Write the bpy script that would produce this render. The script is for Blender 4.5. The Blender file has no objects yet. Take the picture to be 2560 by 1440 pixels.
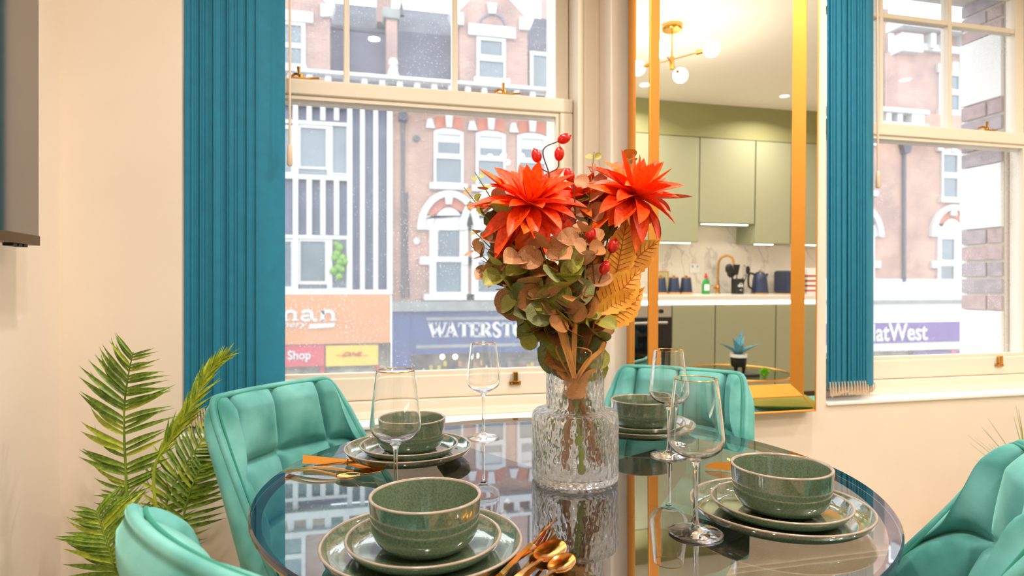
import bpy, bmesh, math, random
from mathutils import Vector, Matrix, Euler, Quaternion, noise

# ------------------------------------------------------------------ camera, sky, exposure
SC = bpy.context.scene
COL = SC.collection
R = math.radians
FPX, PSI, CAMH = 1575.0, R(13.8), 1.115
SN, CS = math.sin(PSI), math.cos(PSI)
cd = bpy.data.cameras.new('camera'); cam = bpy.data.objects.new('camera', cd); COL.objects.link(cam)
cam.location = (0, 0, CAMH); cam.rotation_euler = (R(90), 0, -PSI)
cd.sensor_width = 36; cd.lens = 36 * FPX / 2560; cd.clip_start = 0.02; cd.clip_end = 200
cd.dof.use_dof = True; cd.dof.focus_distance = 1.12; cd.dof.aperture_fstop = 5.0
SC.camera = cam
w = bpy.data.worlds.new('sky'); SC.world = w; w.use_nodes = True
bg = w.node_tree.nodes['Background']; bg.inputs[0].default_value = (0.93, 0.97, 1.0, 1); bg.inputs[1].default_value = 3.2
SC.view_settings.view_transform = 'Standard'; SC.view_settings.look = 'None'
SC.view_settings.exposure = 0.12; SC.view_settings.gamma = 1.0; SC.view_settings.use_curve_mapping = False
cy = SC.cycles
cy.max_bounces = 14; cy.diffuse_bounces = 5; cy.glossy_bounces = 8; cy.transmission_bounces = 14; cy.transparent_max_bounces = 24
cy.use_denoising = True; cy.caustics_reflective = False; cy.caustics_refractive = True; cy.sample_clamp_indirect = 6.0
WARM = (1.0, 0.87, 0.78)
LED_E, BULB_E, DOWN_W = 10.0, 85.0, 13.0
rnd = random.Random(7)

# ------------------------------------------------------------------ calibration helpers
def rayd(px, py):
    l = (px - 1280) / FPX
    return Vector((SN + l * CS, CS - l * SN, (720 - py) / FPX))
def aty(px, py, Y):
    d = rayd(px, py); return Vector((0, 0, CAMH)) + d * (Y / d.y)
def atd(px, py, t):
    return Vector((0, 0, CAMH)) + rayd(px, py) * t
def atz(px, py, z):
    d = rayd(px, py); return Vector((0, 0, CAMH)) + d * ((z - CAMH) / d.z)

# ------------------------------------------------------------------ scene helpers
def link(o): COL.objects.link(o); return o
def tag(o, label=None, cat=None, group=None, kind=None):
    if label: o['label'] = label
    if cat: o['category'] = cat
    if group: o['group'] = group
    if kind: o['kind'] = kind
    return o
def thing(name, label, cat, loc=(0, 0, 0), rz=0, group=None):
    o = bpy.data.objects.new(name, None); link(o); o.empty_display_size = .05
    o.location = loc; o.rotation_euler = (0, 0, rz)
    return tag(o, label, cat, group)
def setting(name, loc=(0, 0, 0)):
    o = bpy.data.objects.new(name, None); link(o); o.location = loc; o['kind'] = 'structure'; return o
def copy_tree(o, parent=None):
    c = o.copy(); link(c)
    if parent is not None: c.parent = parent
    for ch in list(o.children): copy_tree(ch, c)
    return c

class MB:
    def __init__(s): s.v = []; s.f = []; s.mi = []; s.cur = 0
    def add(s, vs, fs):
        b = len(s.v); s.v += [tuple(x) for x in vs]
        s.f += [tuple(b + i for i in f) for f in fs]; s.mi += [s.cur] * len(fs); return s
    def box(s, x0, x1, y0, y1, z0, z1):
        if x0 > x1: x0, x1 = x1, x0
        if y0 > y1: y0, y1 = y1, y0
        if z0 > z1: z0, z1 = z1, z0
        return s.add([(x0,y0,z0),(x1,y0,z0),(x1,y1,z0),(x0,y1,z0),(x0,y0,z1),(x1,y0,z1),(x1,y1,z1),(x0,y1,z1)],
                     [(0,3,2,1),(4,5,6,7),(0,1,5,4),(1,2,6,5),(2,3,7,6),(3,0,4,7)])
    def prism(s, poly, y0, y1):      # poly in (x, z), extruded along y
        n = len(poly)
        a = sum(poly[i][0]*poly[(i+1)%n][1]-poly[(i+1)%n][0]*poly[i][1] for i in range(n))
        if a < 0: poly = poly[::-1]
        vs = [(p[0], y0, p[1]) for p in poly] + [(p[0], y1, p[1]) for p in poly]
        fs = [tuple(range(n)), tuple(range(2*n-1, n-1, -1))]
        fs += [(i, i + n, (i+1) % n + n, (i+1) % n) for i in range(n)]
        return s.add(vs, fs)
    def zprism(s, poly, z0, z1):     # poly in (x, y)
        n = len(poly)
        a = sum(poly[i][0]*poly[(i+1)%n][1]-poly[(i+1)%n][0]*poly[i][1] for i in range(n))
        if a < 0: poly = poly[::-1]
        vs = [(p[0], p[1], z0) for p in poly] + [(p[0], p[1], z1) for p in poly]
        fs = [tuple(range(n-1, -1, -1)), tuple(range(n, 2*n))]
        fs += [(i, (i+1) % n, (i+1) % n + n, i + n) for i in range(n)]
        return s.add(vs, fs)
    def lathe(s, prof, n=40, c=(0, 0, 0), M=None):
        vs = []; fs = []; m = len(prof)
        for i in range(n):
            a = 2 * math.pi * i / n
            for r, z in prof:
                p = Vector((r * math.cos(a), r * math.sin(a), z))
                vs.append((M @ p if M else p) + Vector(c))
        for i in range(n):
            j = (i + 1) % n
            for k in range(m - 1):
                r0, r1 = prof[k][0], prof[k+1][0]
                q = (i*m+k, j*m+k, j*m+k+1, i*m+k+1)
                if r0 < 1e-7 and r1 < 1e-7: continue
                if r0 < 1e-7: q = (i*m+k, j*m+k+1, i*m+k+1)
                elif r1 < 1e-7: q = (i*m+k, j*m+k, i*m+k+1)
                fs.append(q)
        return s.add(vs, fs)
    def tube(s, pts, rad, n=8, cap=True, flat=1.0, closed=False):
        pts = [Vector(p) for p in pts]; m = len(pts)
        rr = rad if isinstance(rad, (list, tuple)) else [rad] * m
        t0 = (pts[1] - pts[0]).normalized()
        up = Vector((0, 0, 1)) if abs(t0.z) < .9 else Vector((1, 0, 0))
        u = t0.cross(up).normalized(); vs = []; fs = []
        for i, p in enumerate(pts):
            if closed: t = pts[(i+1) % m] - pts[(i-1) % m]
            else: t = pts[min(i+1, m-1)] - pts[max(i-1, 0)]
            t.normalize(); u = (u - t * u.dot(t)).normalized(); v = t.cross(u)
            for k in range(n):
                a = 2 * math.pi * k / n
                vs.append(p + u * (math.cos(a) * rr[i]) + v * (math.sin(a) * rr[i] * flat))
        for i in range(m if closed else m - 1):
            j = (i + 1) % m
            for k in range(n):
                l = (k + 1) % n; fs.append((i*n+k, i*n+l, j*n+l, j*n+k))
        if cap and not closed:
            fs.append(tuple(range(n-1, -1, -1))); fs.append(tuple((m-1)*n+k for k in range(n)))
        return s.add(vs, fs)
    def grid(s, fn, nu, nv, cu=False, flip=False):
        vs = [fn(i / nu, j / nv) for i in range(nu + (0 if cu else 1)) for j in range(nv + 1)]
        fs = []; W = nv + 1
        for i in range(nu):
            k = (i + 1) % nu if cu else i + 1
            for j in range(nv):
                q = (i*W+j, k*W+j, k*W+j+1, i*W+j+1)
                fs.append(q[::-1] if flip else q)
        return s.add(vs, fs)
    def ball(s, c, r, n=12, m=8, sc=(1, 1, 1), M=None):
        prof = [(math.sin(math.pi*k/m)*r, -math.cos(math.pi*k/m)*r) for k in range(m+1)]
        prof[0] = (0, -r); prof[-1] = (0, r)
        S = Matrix.Diagonal((*sc, 1)); T = (M @ S) if M else S
        return s.lathe(prof, n, c, T.to_3x3())
    def xf(s, M):
        s.v = [tuple(M @ Vector(p)) for p in s.v]; return s
    def build(s, name, mat, parent=None, smooth=False, bevel=0, world=False, ang=40, seg=2, recalc=False):
        me = bpy.data.meshes.new(name); me.from_pydata(s.v, [], s.f); me.update()
        for m in (mat if isinstance(mat, (list, tuple)) else [mat]): me.materials.append(m)
        if any(s.mi): me.polygons.foreach_set('material_index', s.mi)
        if recalc:
            b = bmesh.new(); b.from_mesh(me); bmesh.ops.recalc_face_normals(b, faces=b.faces); b.to_mesh(me); b.free()
        if smooth:
            me.polygons.foreach_set('use_smooth', [True] * len(me.polygons)); me.set_sharp_from_angle(angle=R(ang))
        o = bpy.data.objects.new(name, me); link(o)
        if parent is not None:
            o.parent = parent
            if world and parent.parent is None: o.location = -parent.location
        if bevel:
            b = o.modifiers.new('bevel', 'BEVEL'); b.width = bevel; b.segments = seg; b.limit_method = 'ANGLE'; b.angle_limit = R(50)
            me.polygons.foreach_set('use_smooth', [True] * len(me.polygons))
            b.harden_normals = True
        return o

def spline(P, n):
    P = [Vector(p) for p in P]; out = []
    Q = [P[0] * 2 - P[1]] + P + [P[-1] * 2 - P[-2]]; m = len(P) - 1
    for k in range(n + 1):
        u = k / n * m; i = min(int(u), m - 1); t = u - i
        a, b, c, d = Q[i], Q[i+1], Q[i+2], Q[i+3]
        out.append(0.5 * ((2*b) + (c-a)*t + (2*a-5*b+4*c-d)*t*t + (3*b-a-3*c+d)*t*t*t))
    return out
def lerp(a, b, t): return a + (b - a) * t
def sstep(a, b, x):
    t = max(0, min(1, (x - a) / (b - a))); return t * t * (3 - 2 * t)

# ------------------------------------------------------------------ materials
ALB = 1.0
def lin(r, g, b):
    f = lambda c: (c / 255 / 12.92) if c / 255 <= .04045 else ((c / 255 + .055) / 1.055) ** 2.4
    return (f(r) * ALB, f(g) * ALB, f(b) * ALB, 1)
def newmat(name):
    m = bpy.data.materials.new(name); m.use_nodes = True; nt = m.node_tree
    return m, nt, nt.nodes, nt.links, nt.nodes['Principled BSDF']
def mat(name, rgb, rough=.5, metal=0, var=0, vs=8, bump=0, bs=60, coat=0, spec=None, sheen=0, stint=None, dark=None, trans=0, aniso=None, ior=None):
    m, nt, N, L, P = newmat(name); c = lin(*rgb)
    P.inputs['Base Color'].default_value = c; P.inputs['Roughness'].default_value = rough; P.inputs['Metallic'].default_value = metal
    if spec is not None: P.inputs['Specular IOR Level'].default_value = spec
    if ior: P.inputs['IOR'].default_value = ior
    if coat: P.inputs['Coat Weight'].default_value = coat; P.inputs['Coat Roughness'].default_value = .04
    if sheen:
        P.inputs['Sheen Weight'].default_value = sheen; P.inputs['Sheen Roughness'].default_value = .35
        P.inputs['Sheen Tint'].default_value = lin(*(stint or rgb))
    if trans: P.inputs['Transmission Weight'].default_value = trans
    tc = N.new('ShaderNodeTexCoord')
    if var or dark:
        n = N.new('ShaderNodeTexNoise'); n.inputs['Scale'].default_value = vs; n.inputs['Detail'].default_value = 4
        mp = N.new('ShaderNodeMapping')
        if aniso: mp.inputs['Scale'].default_value = aniso
        L.new(tc.outputs['Object'], mp.inputs[0]); L.new(mp.outputs[0], n.inputs['Vector'])
        r = N.new('ShaderNodeValToRGB'); r.color_ramp.elements[0].position = .36; r.color_ramp.elements[1].position = .66
        d = lin(*dark) if dark else tuple(max(0, x * (1 - var)) for x in c[:3]) + (1,)
        r.color_ramp.elements[0].color = d
        r.color_ramp.elements[1].color = c if dark else tuple(min(1, x * (1 + var * .6)) for x in c[:3]) + (1,)
        L.new(n.outputs[0], r.inputs[0]); L.new(r.outputs[0], P.inputs['Base Color'])
    if bump:
        n2 = N.new('ShaderNodeTexNoise'); n2.inputs['Scale'].default_value = bs; n2.inputs['Detail'].default_value = 3
        L.new(tc.outputs['Object'], n2.inputs['Vector'])
        b = N.new('ShaderNodeBump'); b.inputs['Strength'].default_value = bump; b.inputs['Distance'].default_value = .002
        L.new(n2.outputs[0], b.inputs['Height']); L.new(b.outputs[0], P.inputs['Normal'])
    return m
def emis(name, rgb, e):
    m, nt, N, L, P = newmat(name); P.inputs['Base Color'].default_value = (0.8, 0.8, 0.8, 1)
    P.inputs['Emission Color'].default_value = (*rgb, 1); P.inputs['Emission Strength'].default_value = e; return m
def brickmat(name, c1, c2, mortar, bw=.225, rh=.075, ms=.012, rough=.85, horiz='XZ', bump=.5):
    m, nt, N, L, P = newmat(name); P.inputs['Roughness'].default_value = rough
    tc = N.new('ShaderNodeTexCoord'); sp = N.new('ShaderNodeSeparateXYZ'); cb = N.new('ShaderNodeCombineXYZ')
    L.new(tc.outputs['Object'], sp.inputs[0]); L.new(sp.outputs[0], cb.inputs[0]); L.new(sp.outputs[2], cb.inputs[1])
    b = N.new('ShaderNodeTexBrick'); b.inputs['Scale'].default_value = 1; b.inputs['Brick Width'].default_value = bw
    b.inputs['Row Height'].default_value = rh; b.inputs['Mortar Size'].default_value = ms; b.inputs['Mortar Smooth'].default_value = .2
    b.inputs['Color1'].default_value = lin(*c1); b.inputs['Color2'].default_value = lin(*c2); b.inputs['Mortar'].default_value = lin(*mortar)
    L.new(cb.outputs[0], b.inputs['Vector'])
    n = N.new('ShaderNodeTexNoise'); n.inputs['Scale'].default_value = 1.1; n.inputs['Detail'].default_value = 5; L.new(tc.outputs['Object'], n.inputs['Vector'])
    r = N.new('ShaderNodeValToRGB'); r.color_ramp.elements[0].position = .3; r.color_ramp.elements[0].color = (.66,.66,.7,1); r.color_ramp.elements[1].position = .7; r.color_ramp.elements[1].color = (1.12,1.08,1.05,1)
    L.new(n.outputs[0], r.inputs[0])
    mx = N.new('ShaderNodeMix'); mx.data_type = 'RGBA'; mx.blend_type = 'MULTIPLY'; mx.inputs[0].default_value = 1
    L.new(b.outputs['Color'], mx.inputs[6]); L.new(r.outputs[0], mx.inputs[7]); L.new(mx.outputs[2], P.inputs['Base Color'])
    bp = N.new('ShaderNodeBump'); bp.inputs['Strength'].default_value = bump; bp.inputs['Distance'].default_value = .01; bp.invert = True
    L.new(b.outputs['Fac'], bp.inputs['Height']); L.new(bp.outputs[0], P.inputs['Normal'])
    return m
def clearglass(name, ior=1.45, bump=0, bs=60, tint=(1, 1, 1), rough=0.0, thin=0, whiten=0):
    m, nt, N, L, P = newmat(name); N.remove(P); out = N['Material Output']
    g = N.new('ShaderNodeBsdfGlass'); g.inputs['IOR'].default_value = ior; g.inputs['Color'].default_value = (*tint, 1); g.inputs['Roughness'].default_value = rough
    # thin walls: part of the light passes straight on, part is bent
    tr = N.new('ShaderNodeBsdfTransparent'); mx = N.new('ShaderNodeMixShader'); mx.inputs[0].default_value = thin
    L.new(g.outputs[0], mx.inputs[1]); L.new(tr.outputs[0], mx.inputs[2]); last = mx
    if whiten:  # translucent white share added to make the glass look brighter
        d = N.new('ShaderNodeBsdfTranslucent'); d.inputs[0].default_value = (.95, .96, .97, 1); m2 = N.new('ShaderNodeMixShader'); m2.inputs[0].default_value = whiten
        L.new(mx.outputs[0], m2.inputs[1]); L.new(d.outputs[0], m2.inputs[2]); last = m2
    L.new(last.outputs[0], out.inputs[0])
    if bump:
        tc = N.new('ShaderNodeTexCoord'); v = N.new('ShaderNodeTexVoronoi'); v.feature = 'SMOOTH_F1'; v.inputs['Scale'].default_value = bs
        mp = N.new('ShaderNodeMapping'); mp.inputs['Scale'].default_value = (1, 1, .62)
        L.new(tc.outputs['Object'], mp.inputs[0]); L.new(mp.outputs[0], v.inputs['Vector'])
        b = N.new('ShaderNodeBump'); b.inputs['Strength'].default_value = bump; b.inputs['Distance'].default_value = .004
        L.new(v.outputs['Distance'], b.inputs['Height']); L.new(b.outputs[0], g.inputs['Normal'])
    return m
def panemat(name, specks_veil=False, ior=1.45, tint=(1, 1, 1)):
    m, nt, N, L, P = newmat(name); N.remove(P); out = N['Material Output']
    t = N.new('ShaderNodeBsdfTransparent'); t.inputs[0].default_value = (*tint, 1)
    g = N.new('ShaderNodeBsdfGlossy'); g.inputs['Roughness'].default_value = .0
    f = N.new('ShaderNodeFresnel'); ge = N.new('ShaderNodeNewGeometry'); im = N.new('ShaderNodeMix'); im.inputs[2].default_value = ior; im.inputs[3].default_value = 1 / ior
    L.new(ge.outputs['Backfacing'], im.inputs[0]); L.new(im.outputs[0], f.inputs['IOR'])   # same reflectance on both faces of the thin sheet
    mx = N.new('ShaderNodeMixShader'); L.new(f.outputs[0], mx.inputs[0]); L.new(t.outputs[0], mx.inputs[1]); L.new(g.outputs[0], mx.inputs[2])
    last = mx
    if specks_veil:
        tc = N.new('ShaderNodeTexCoord'); v = N.new('ShaderNodeTexVoronoi'); v.inputs['Scale'].default_value = 85
        L.new(tc.outputs['Object'], v.inputs['Vector'])
        n = N.new('ShaderNodeTexNoise'); n.inputs['Scale'].default_value = 5; L.new(tc.outputs['Object'], n.inputs['Vector'])
        ml = N.new('ShaderNodeMath'); ml.operation = 'MULTIPLY_ADD'; ml.inputs[1].default_value = .42; ml.inputs[2].default_value = -.07; L.new(n.outputs[0], ml.inputs[0])
        lt = N.new('ShaderNodeMath'); lt.operation = 'LESS_THAN'; L.new(v.outputs['Distance'], lt.inputs[0]); L.new(ml.outputs[0], lt.inputs[1])
        k = N.new('ShaderNodeMath'); k.operation = 'MULTIPLY_ADD'; k.inputs[1].default_value = .25; k.inputs[2].default_value = .085; L.new(lt.outputs[0], k.inputs[0])  # droplet specks, plus an even pale veil added to haze the street view
        d = N.new('ShaderNodeBsdfTranslucent'); d.inputs[0].default_value = (.9, .93, .95, 1)
        m2 = N.new('ShaderNodeMixShader'); L.new(k.outputs[0], m2.inputs[0]); L.new(mx.outputs[0], m2.inputs[1]); L.new(d.outputs[0], m2.inputs[2]); last = m2
    L.new(last.outputs[0], out.inputs[0]); return m
def stoneware(name, base, dark):
    m, nt, N, L, P = newmat(name); tc = N.new('ShaderNodeTexCoord')
    n = N.new('ShaderNodeTexNoise'); n.inputs['Scale'].default_value = 420; n.inputs['Detail'].default_value = 2; L.new(tc.outputs['Object'], n.inputs['Vector'])
    r = N.new('ShaderNodeValToRGB'); e = r.color_ramp.elements; e[0].position = .34; e[0].color = lin(*dark); e[1].position = .56; e[1].color = lin(*base)
    L.new(n.outputs[0], r.inputs[0]); L.new(r.outputs[0], P.inputs['Base Color'])
    P.inputs['Roughness'].default_value = .10; P.inputs['Coat Weight'].default_value = 1; P.inputs['Coat IOR'].default_value = 1.9; P.inputs['Coat Roughness'].default_value = .03
    P.inputs['Specular IOR Level'].default_value = .7
    return m

M = {}
M['wall'] = mat('wall_paint', (240, 228, 214), .75, var=.03, vs=3)
M['ceil'] = mat('ceiling_paint', (246, 242, 236), .8)
M['wood'] = mat('white_gloss_wood_paint', (236, 226, 210), .35, bump=.05, bs=40)
M['sill'] = mat('white_satin_sill_paint', (246, 246, 246), .3)
M['outwhite'] = mat('white_masonry_paint', (235, 238, 240), .7, var=.04, vs=2)
M['floor'] = mat('grey_brown_laminate', (184, 162, 138), .35, var=.25, vs=5, aniso=(1, 12, 1))
M['teal'] = mat('teal_blind_fabric', (26, 124, 156), .75, var=.06, vs=30, bump=.25, bs=900)
M['chain'] = mat('ivory_bead_chain', (222, 200, 176), .4)
M['velvet'] = mat('green_velvet', (118, 190, 186), .75, var=.0, dark=(58, 138, 132), vs=7, sheen=.8, stint=(165, 235, 220), bump=.12, bs=700)
M['velvetseam'] = mat('dark_green_piping', (40, 132, 112), .8, sheen=.5, stint=(150, 225, 205))
M['black'] = mat('black_metal', (22, 22, 22), .4, metal=.6)
M['gold'] = mat('brushed_gold', (236, 178, 96), .22, metal=1)
M['goldframe'] = mat('satin_gold_frame', (232, 160, 72), .42, metal=.85, bump=.05, bs=300)
M['goldcut'] = mat('polished_gold_steel', (240, 172, 84), .13, metal=1)
M['brass'] = mat('brass', (214, 160, 80), .25, metal=1)
M['mirror'] = mat('mirror_silver', (243, 246, 243), .0, metal=1)
M['glass'] = clearglass('clear_crystal', 1.45)
M['vase'] = clearglass('hammered_glass', 1.30, bump=.95, bs=125, thin=.10, whiten=.06)
M['pane'] = panemat('window_pane', True)
M['ctglass'] = panemat('coffee_table_glass', False, 1.5, (.75, .85, .8))
M['stone'] = stoneware('green_stoneware', (104, 122, 98), (78, 98, 76))
M['stonerim'] = mat('brown_glaze_rim', (158, 142, 126), .2, var=.15, vs=40, coat=.4)
M['leafpalm'] = mat('palm_green', (134, 162, 40), .45, dark=(84, 120, 28), vs=14)
M['leafpalm2'] = mat('palm_yellow_green', (184, 196, 52), .45, dark=(136, 158, 36), vs=14)
M['petal'] = mat('orange_red_petal', (255, 92, 4), .5, dark=(246, 54, 2), vs=22)
M['petal2'] = mat('bright_orange_petal', (255, 122, 12), .55, dark=(253, 84, 4), vs=22)
M['sepal'] = mat('dark_green_sepal', (58, 64, 26), .6)
M['leafolive'] = mat('olive_leaf', (186, 180, 84), .5, dark=(140, 142, 60), vs=26)
M['leafsage'] = mat('sage_leaf', (160, 166, 116), .5, dark=(122, 130, 78), vs=26)
M['leafpink'] = mat('dusty_pink_leaf', (228, 156, 124), .5, dark=(164, 132, 78), vs=30)
M['leafcopper'] = mat('copper_brown_leaf', (204, 126, 72), .5, dark=(150, 112, 58), vs=26)
M['leafgold'] = mat('golden_maple_leaf', (246, 176, 62), .5, dark=(226, 146, 40), vs=18, bump=.4, bs=60)
M['leafvein'] = mat('rust_leaf_vein', (176, 98, 24), .5)
M['berry'] = mat('red_berry', (206, 18, 8), .22, coat=.4)
M['twig'] = mat('brown_twig', (98, 62, 34), .6)
M['stemgreen'] = mat('green_stem', (112, 126, 40), .5)
M['stembrown'] = mat('brown_stem', (150, 96, 44), .6, var=.2, vs=40)
M['raffia'] = mat('raffia', (226, 158, 88), .7, var=.2, vs=60, aniso=(1, 1, .2))
M['steel'] = mat('brushed_steel', (190, 190, 188), .3, metal=1)
M['sage'] = mat('sage_cabinet_paint', (160, 163, 134), .45)
M['sagedark'] = mat('sage_wall_paint', (150, 150, 104), .7)
M['worktop'] = mat('white_worktop', (238, 236, 230), .2, var=.03, vs=6)
M['ovenblack'] = mat('black_oven_glass', (16, 18, 20), .06)
M['navy'] = mat('navy_enamel', (44, 56, 84), .3)
M['woodlight'] = mat('light_wood', (206, 150, 88), .5, var=.15, vs=12)
M['plasticblack'] = mat('black_plastic', (24, 24, 22), .45)
M['white'] = mat('white_plastic', (240, 240, 238), .4)
M['bottle'] = mat('green_soap_bottle', (24, 150, 58), .2, coat=.5)
M['red'] = mat('red_plastic', (216, 40, 36), .4)
M['screen'] = mat('television_screen', (20, 19, 18), .09, spec=1.0, ior=2.4)
M['bezel'] = mat('dark_bronze_bezel', (96, 74, 48), .35, metal=.4)
M['led'] = emis('warm_led_strip', (1.0, .86, .66), LED_E)
M['bulb'] = emis('lit_globe_bulb', (1.0, .87, .70), BULB_E)
ALB = 0.60      # the street is painted a shade darker than it photographs under the bright overcast sky
M['brick'] = brickmat('red_stock_brick', (222, 176, 162), (208, 158, 144), (224, 208, 200))
M['brickold'] = brickmat('orange_stock_brick', (228, 178, 154), (214, 158, 138), (224, 206, 194))
M['redarch'] = mat('red_rubbed_brick', (226, 140, 118), .85, var=.1, vs=6)
M['slate'] = brickmat('grey_slate', (128, 134, 148), (110, 116, 132), (92, 98, 112), .28, .14, .014)
M['slatedark'] = brickmat('dark_roof_tile', (128, 132, 152), (112, 116, 138), (96, 100, 118), .2, .11, .012)
M['trimwhite'] = mat('white_painted_stone', (244, 245, 246), .7)
M['farglass'] = mat('far_window_glass', (128, 146, 158), .08, spec=.8, var=.25, vs=.8)
M['blindwhite'] = mat('pale_roller_blind', (224, 232, 236), .6)
M['darkpanel'] = mat('dark_facade_panel', (132, 140, 172), .45, var=.2, vs=1.5)
M['signorange'] = mat('orange_sign_panel', (244, 170, 120), .5, var=.05, vs=2)
M['signred'] = mat('red_sign_panel', (232, 92, 108), .5)
M['signyellow'] = mat('yellow_sign_panel', (250, 222, 92), .5)
M['signnavy'] = mat('navy_shop_fascia', (80, 100, 156), .45, var=.12, vs=2)
M['signpurple'] = mat('purple_sign_panel', (116, 84, 170), .45, var=.1, vs=3)
M['lettering'] = mat('white_sign_lettering', (246, 247, 248), .5)
M['letterred'] = mat('red_sign_lettering', (222, 40, 40), .5)
M['pipe'] = mat('dark_grey_pipe', (92, 96, 112), .5)
M['stonegrey'] = mat('weathered_stone', (170, 174, 172), .8, var=.15, vs=4)
M['asphalt'] = mat('street_asphalt', (120, 122, 126), .85, var=.1, vs=1)
M['pinkdot'] = mat('pink_sign_dot', (250, 96, 150), .5)
M['shopwarm'] = mat('shop_interior_beige', (206, 196, 178), .7, dark=(128, 120, 112), vs=2.4)
M['shoplamp'] = emis('lit_shop_lamp', (1, .85, .5), 6)
M['plantgreen'] = mat('far_window_plant', (128, 190, 60), .6)
ALB = 1.0
# ------------------------------------------------------------------ room shell
XL, XR, YB, YK, ZC = -0.78, 4.9, 1.95, -1.45, 2.65
W1 = (-0.481, 0.816, 0.700, 2.45); W2 = (1.653, 2.90, 0.700, 2.45)
def struct(name, mb, m, **k):
    o = mb.build(name, m, **k); o['kind'] = 'structure'; return o
struct('floor', MB().box(XL-.2, XR+.2, YK-.2, YB+.25, -.12, 0), M['floor'])
struct('ceiling', MB().box(XL-.2, XR+.2, YK-.2, YB+.25, ZC, ZC+.12), M['ceil'])
struct('wall_left', MB().box(XL-.2, XL, YK, YB, 0, ZC), M['wall'])
struct('wall_right', MB().box(XR, XR+.2, YK, YB, 0, ZC), M['wall'])
struct('wall_front', MB().box(XL-.2, XR+.2, YK-.2, YK, 0, ZC), M['sagedark'])
b = MB()
for y0, y1, m1, m2 in ((YB, 2.2, 0, 0), (2.2, 2.375, .085, .1)):
    a1, a2 = (W1[0]+m1, W1[1]-m1), (W2[0]+m2, W2[1]-m2)
    b.box(XL-.2, a1[0], y0, y1, 0, ZC); b.box(a1[1], a2[0], y0, y1, 0, ZC); b.box(a2[1], XR+.2, y0, y1, 0, ZC)
    for q in (a1, a2):
        b.box(q[0], q[1], y0, y1, 0, W1[2]-.012 if y0 == YB else .72); b.box(q[0], q[1], y0, y1, W1[3], ZC)
struct('wall_back', b, M['wall'])
# outside: painted quoins and brick courses on the reveal beyond window 2, and the outer skin of the house
ow = setting('wall_outside')
XQ = W2[1] - .1
b = MB()
for x0, x1 in ((XL-6, W1[0]+.085), (W1[1]-.085, W2[0]+.1), (XQ, XR+6)): b.box(x0, x1, 2.376, 2.40, -4.4, 6)
b.box(W1[0]+.085, W1[1]-.085, 2.376, 2.40, -4.4, .72); b.box(W2[0]+.1, XQ, 2.376, 2.40, -4.4, .72)
b.box(W1[0]+.085, W1[1]-.085, 2.376, 2.40, 2.45, 6); b.box(W2[0]+.1, XQ, 2.376, 2.40, 2.45, 6)
b.build('outer_render', M['outwhite'], ow)
mbrick = [mat('plum_brick_%s' % k, c, .85, var=.25, vs=25, bump=.5, bs=120) for k, c in (('a', (172, 146, 148)), ('b', (184, 142, 134)), ('c', (158, 146, 156)))]
MB().box(XQ-.004, XQ-.0005, 2.2, 2.375, .72, 2.45).build('mortar', mat('mortar_buff', (200, 192, 172), .9, bump=.4, bs=200), ow)
for z0, z1 in ((.72, 1.011), (1.389, 1.674), (1.97, 2.26)):
    MB().box(XQ-.022, XQ-.004, 2.2, 2.399, z0, z1).build('quoin', M['outwhite'], ow, bevel=.003)
row = 0
for z0, z1 in ((1.011, 1.389), (1.674, 1.97), (2.26, 2.45)):
    n = max(1, round((z1 - z0) / .0755)); h = (z1 - z0) / n
    for k in range(n):
        segs = ((2.203, 2.268), (2.278, 2.396)) if row % 2 == 0 else ((2.203, 2.396),)
        for y0, y1 in segs:
            MB().box(XQ-.014 - rnd.random()*.003, XQ-.004, y0, y1, z0 + k*h + .006, z0 + (k+1)*h - .006).build('brick', rnd.choice(mbrick), ow, bevel=.002)
        row += 1
struct('baseboard_back', MB().box(XL+.015, XR, YB-.015, YB, 0, .125).box(XL+.015, XR, YB-.009, YB, .125, .14), M['wood'])
struct('baseboard_left', MB().box(XL, XL+.015, YK, YB-.015, 0, .14), M['wood'])

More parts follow.
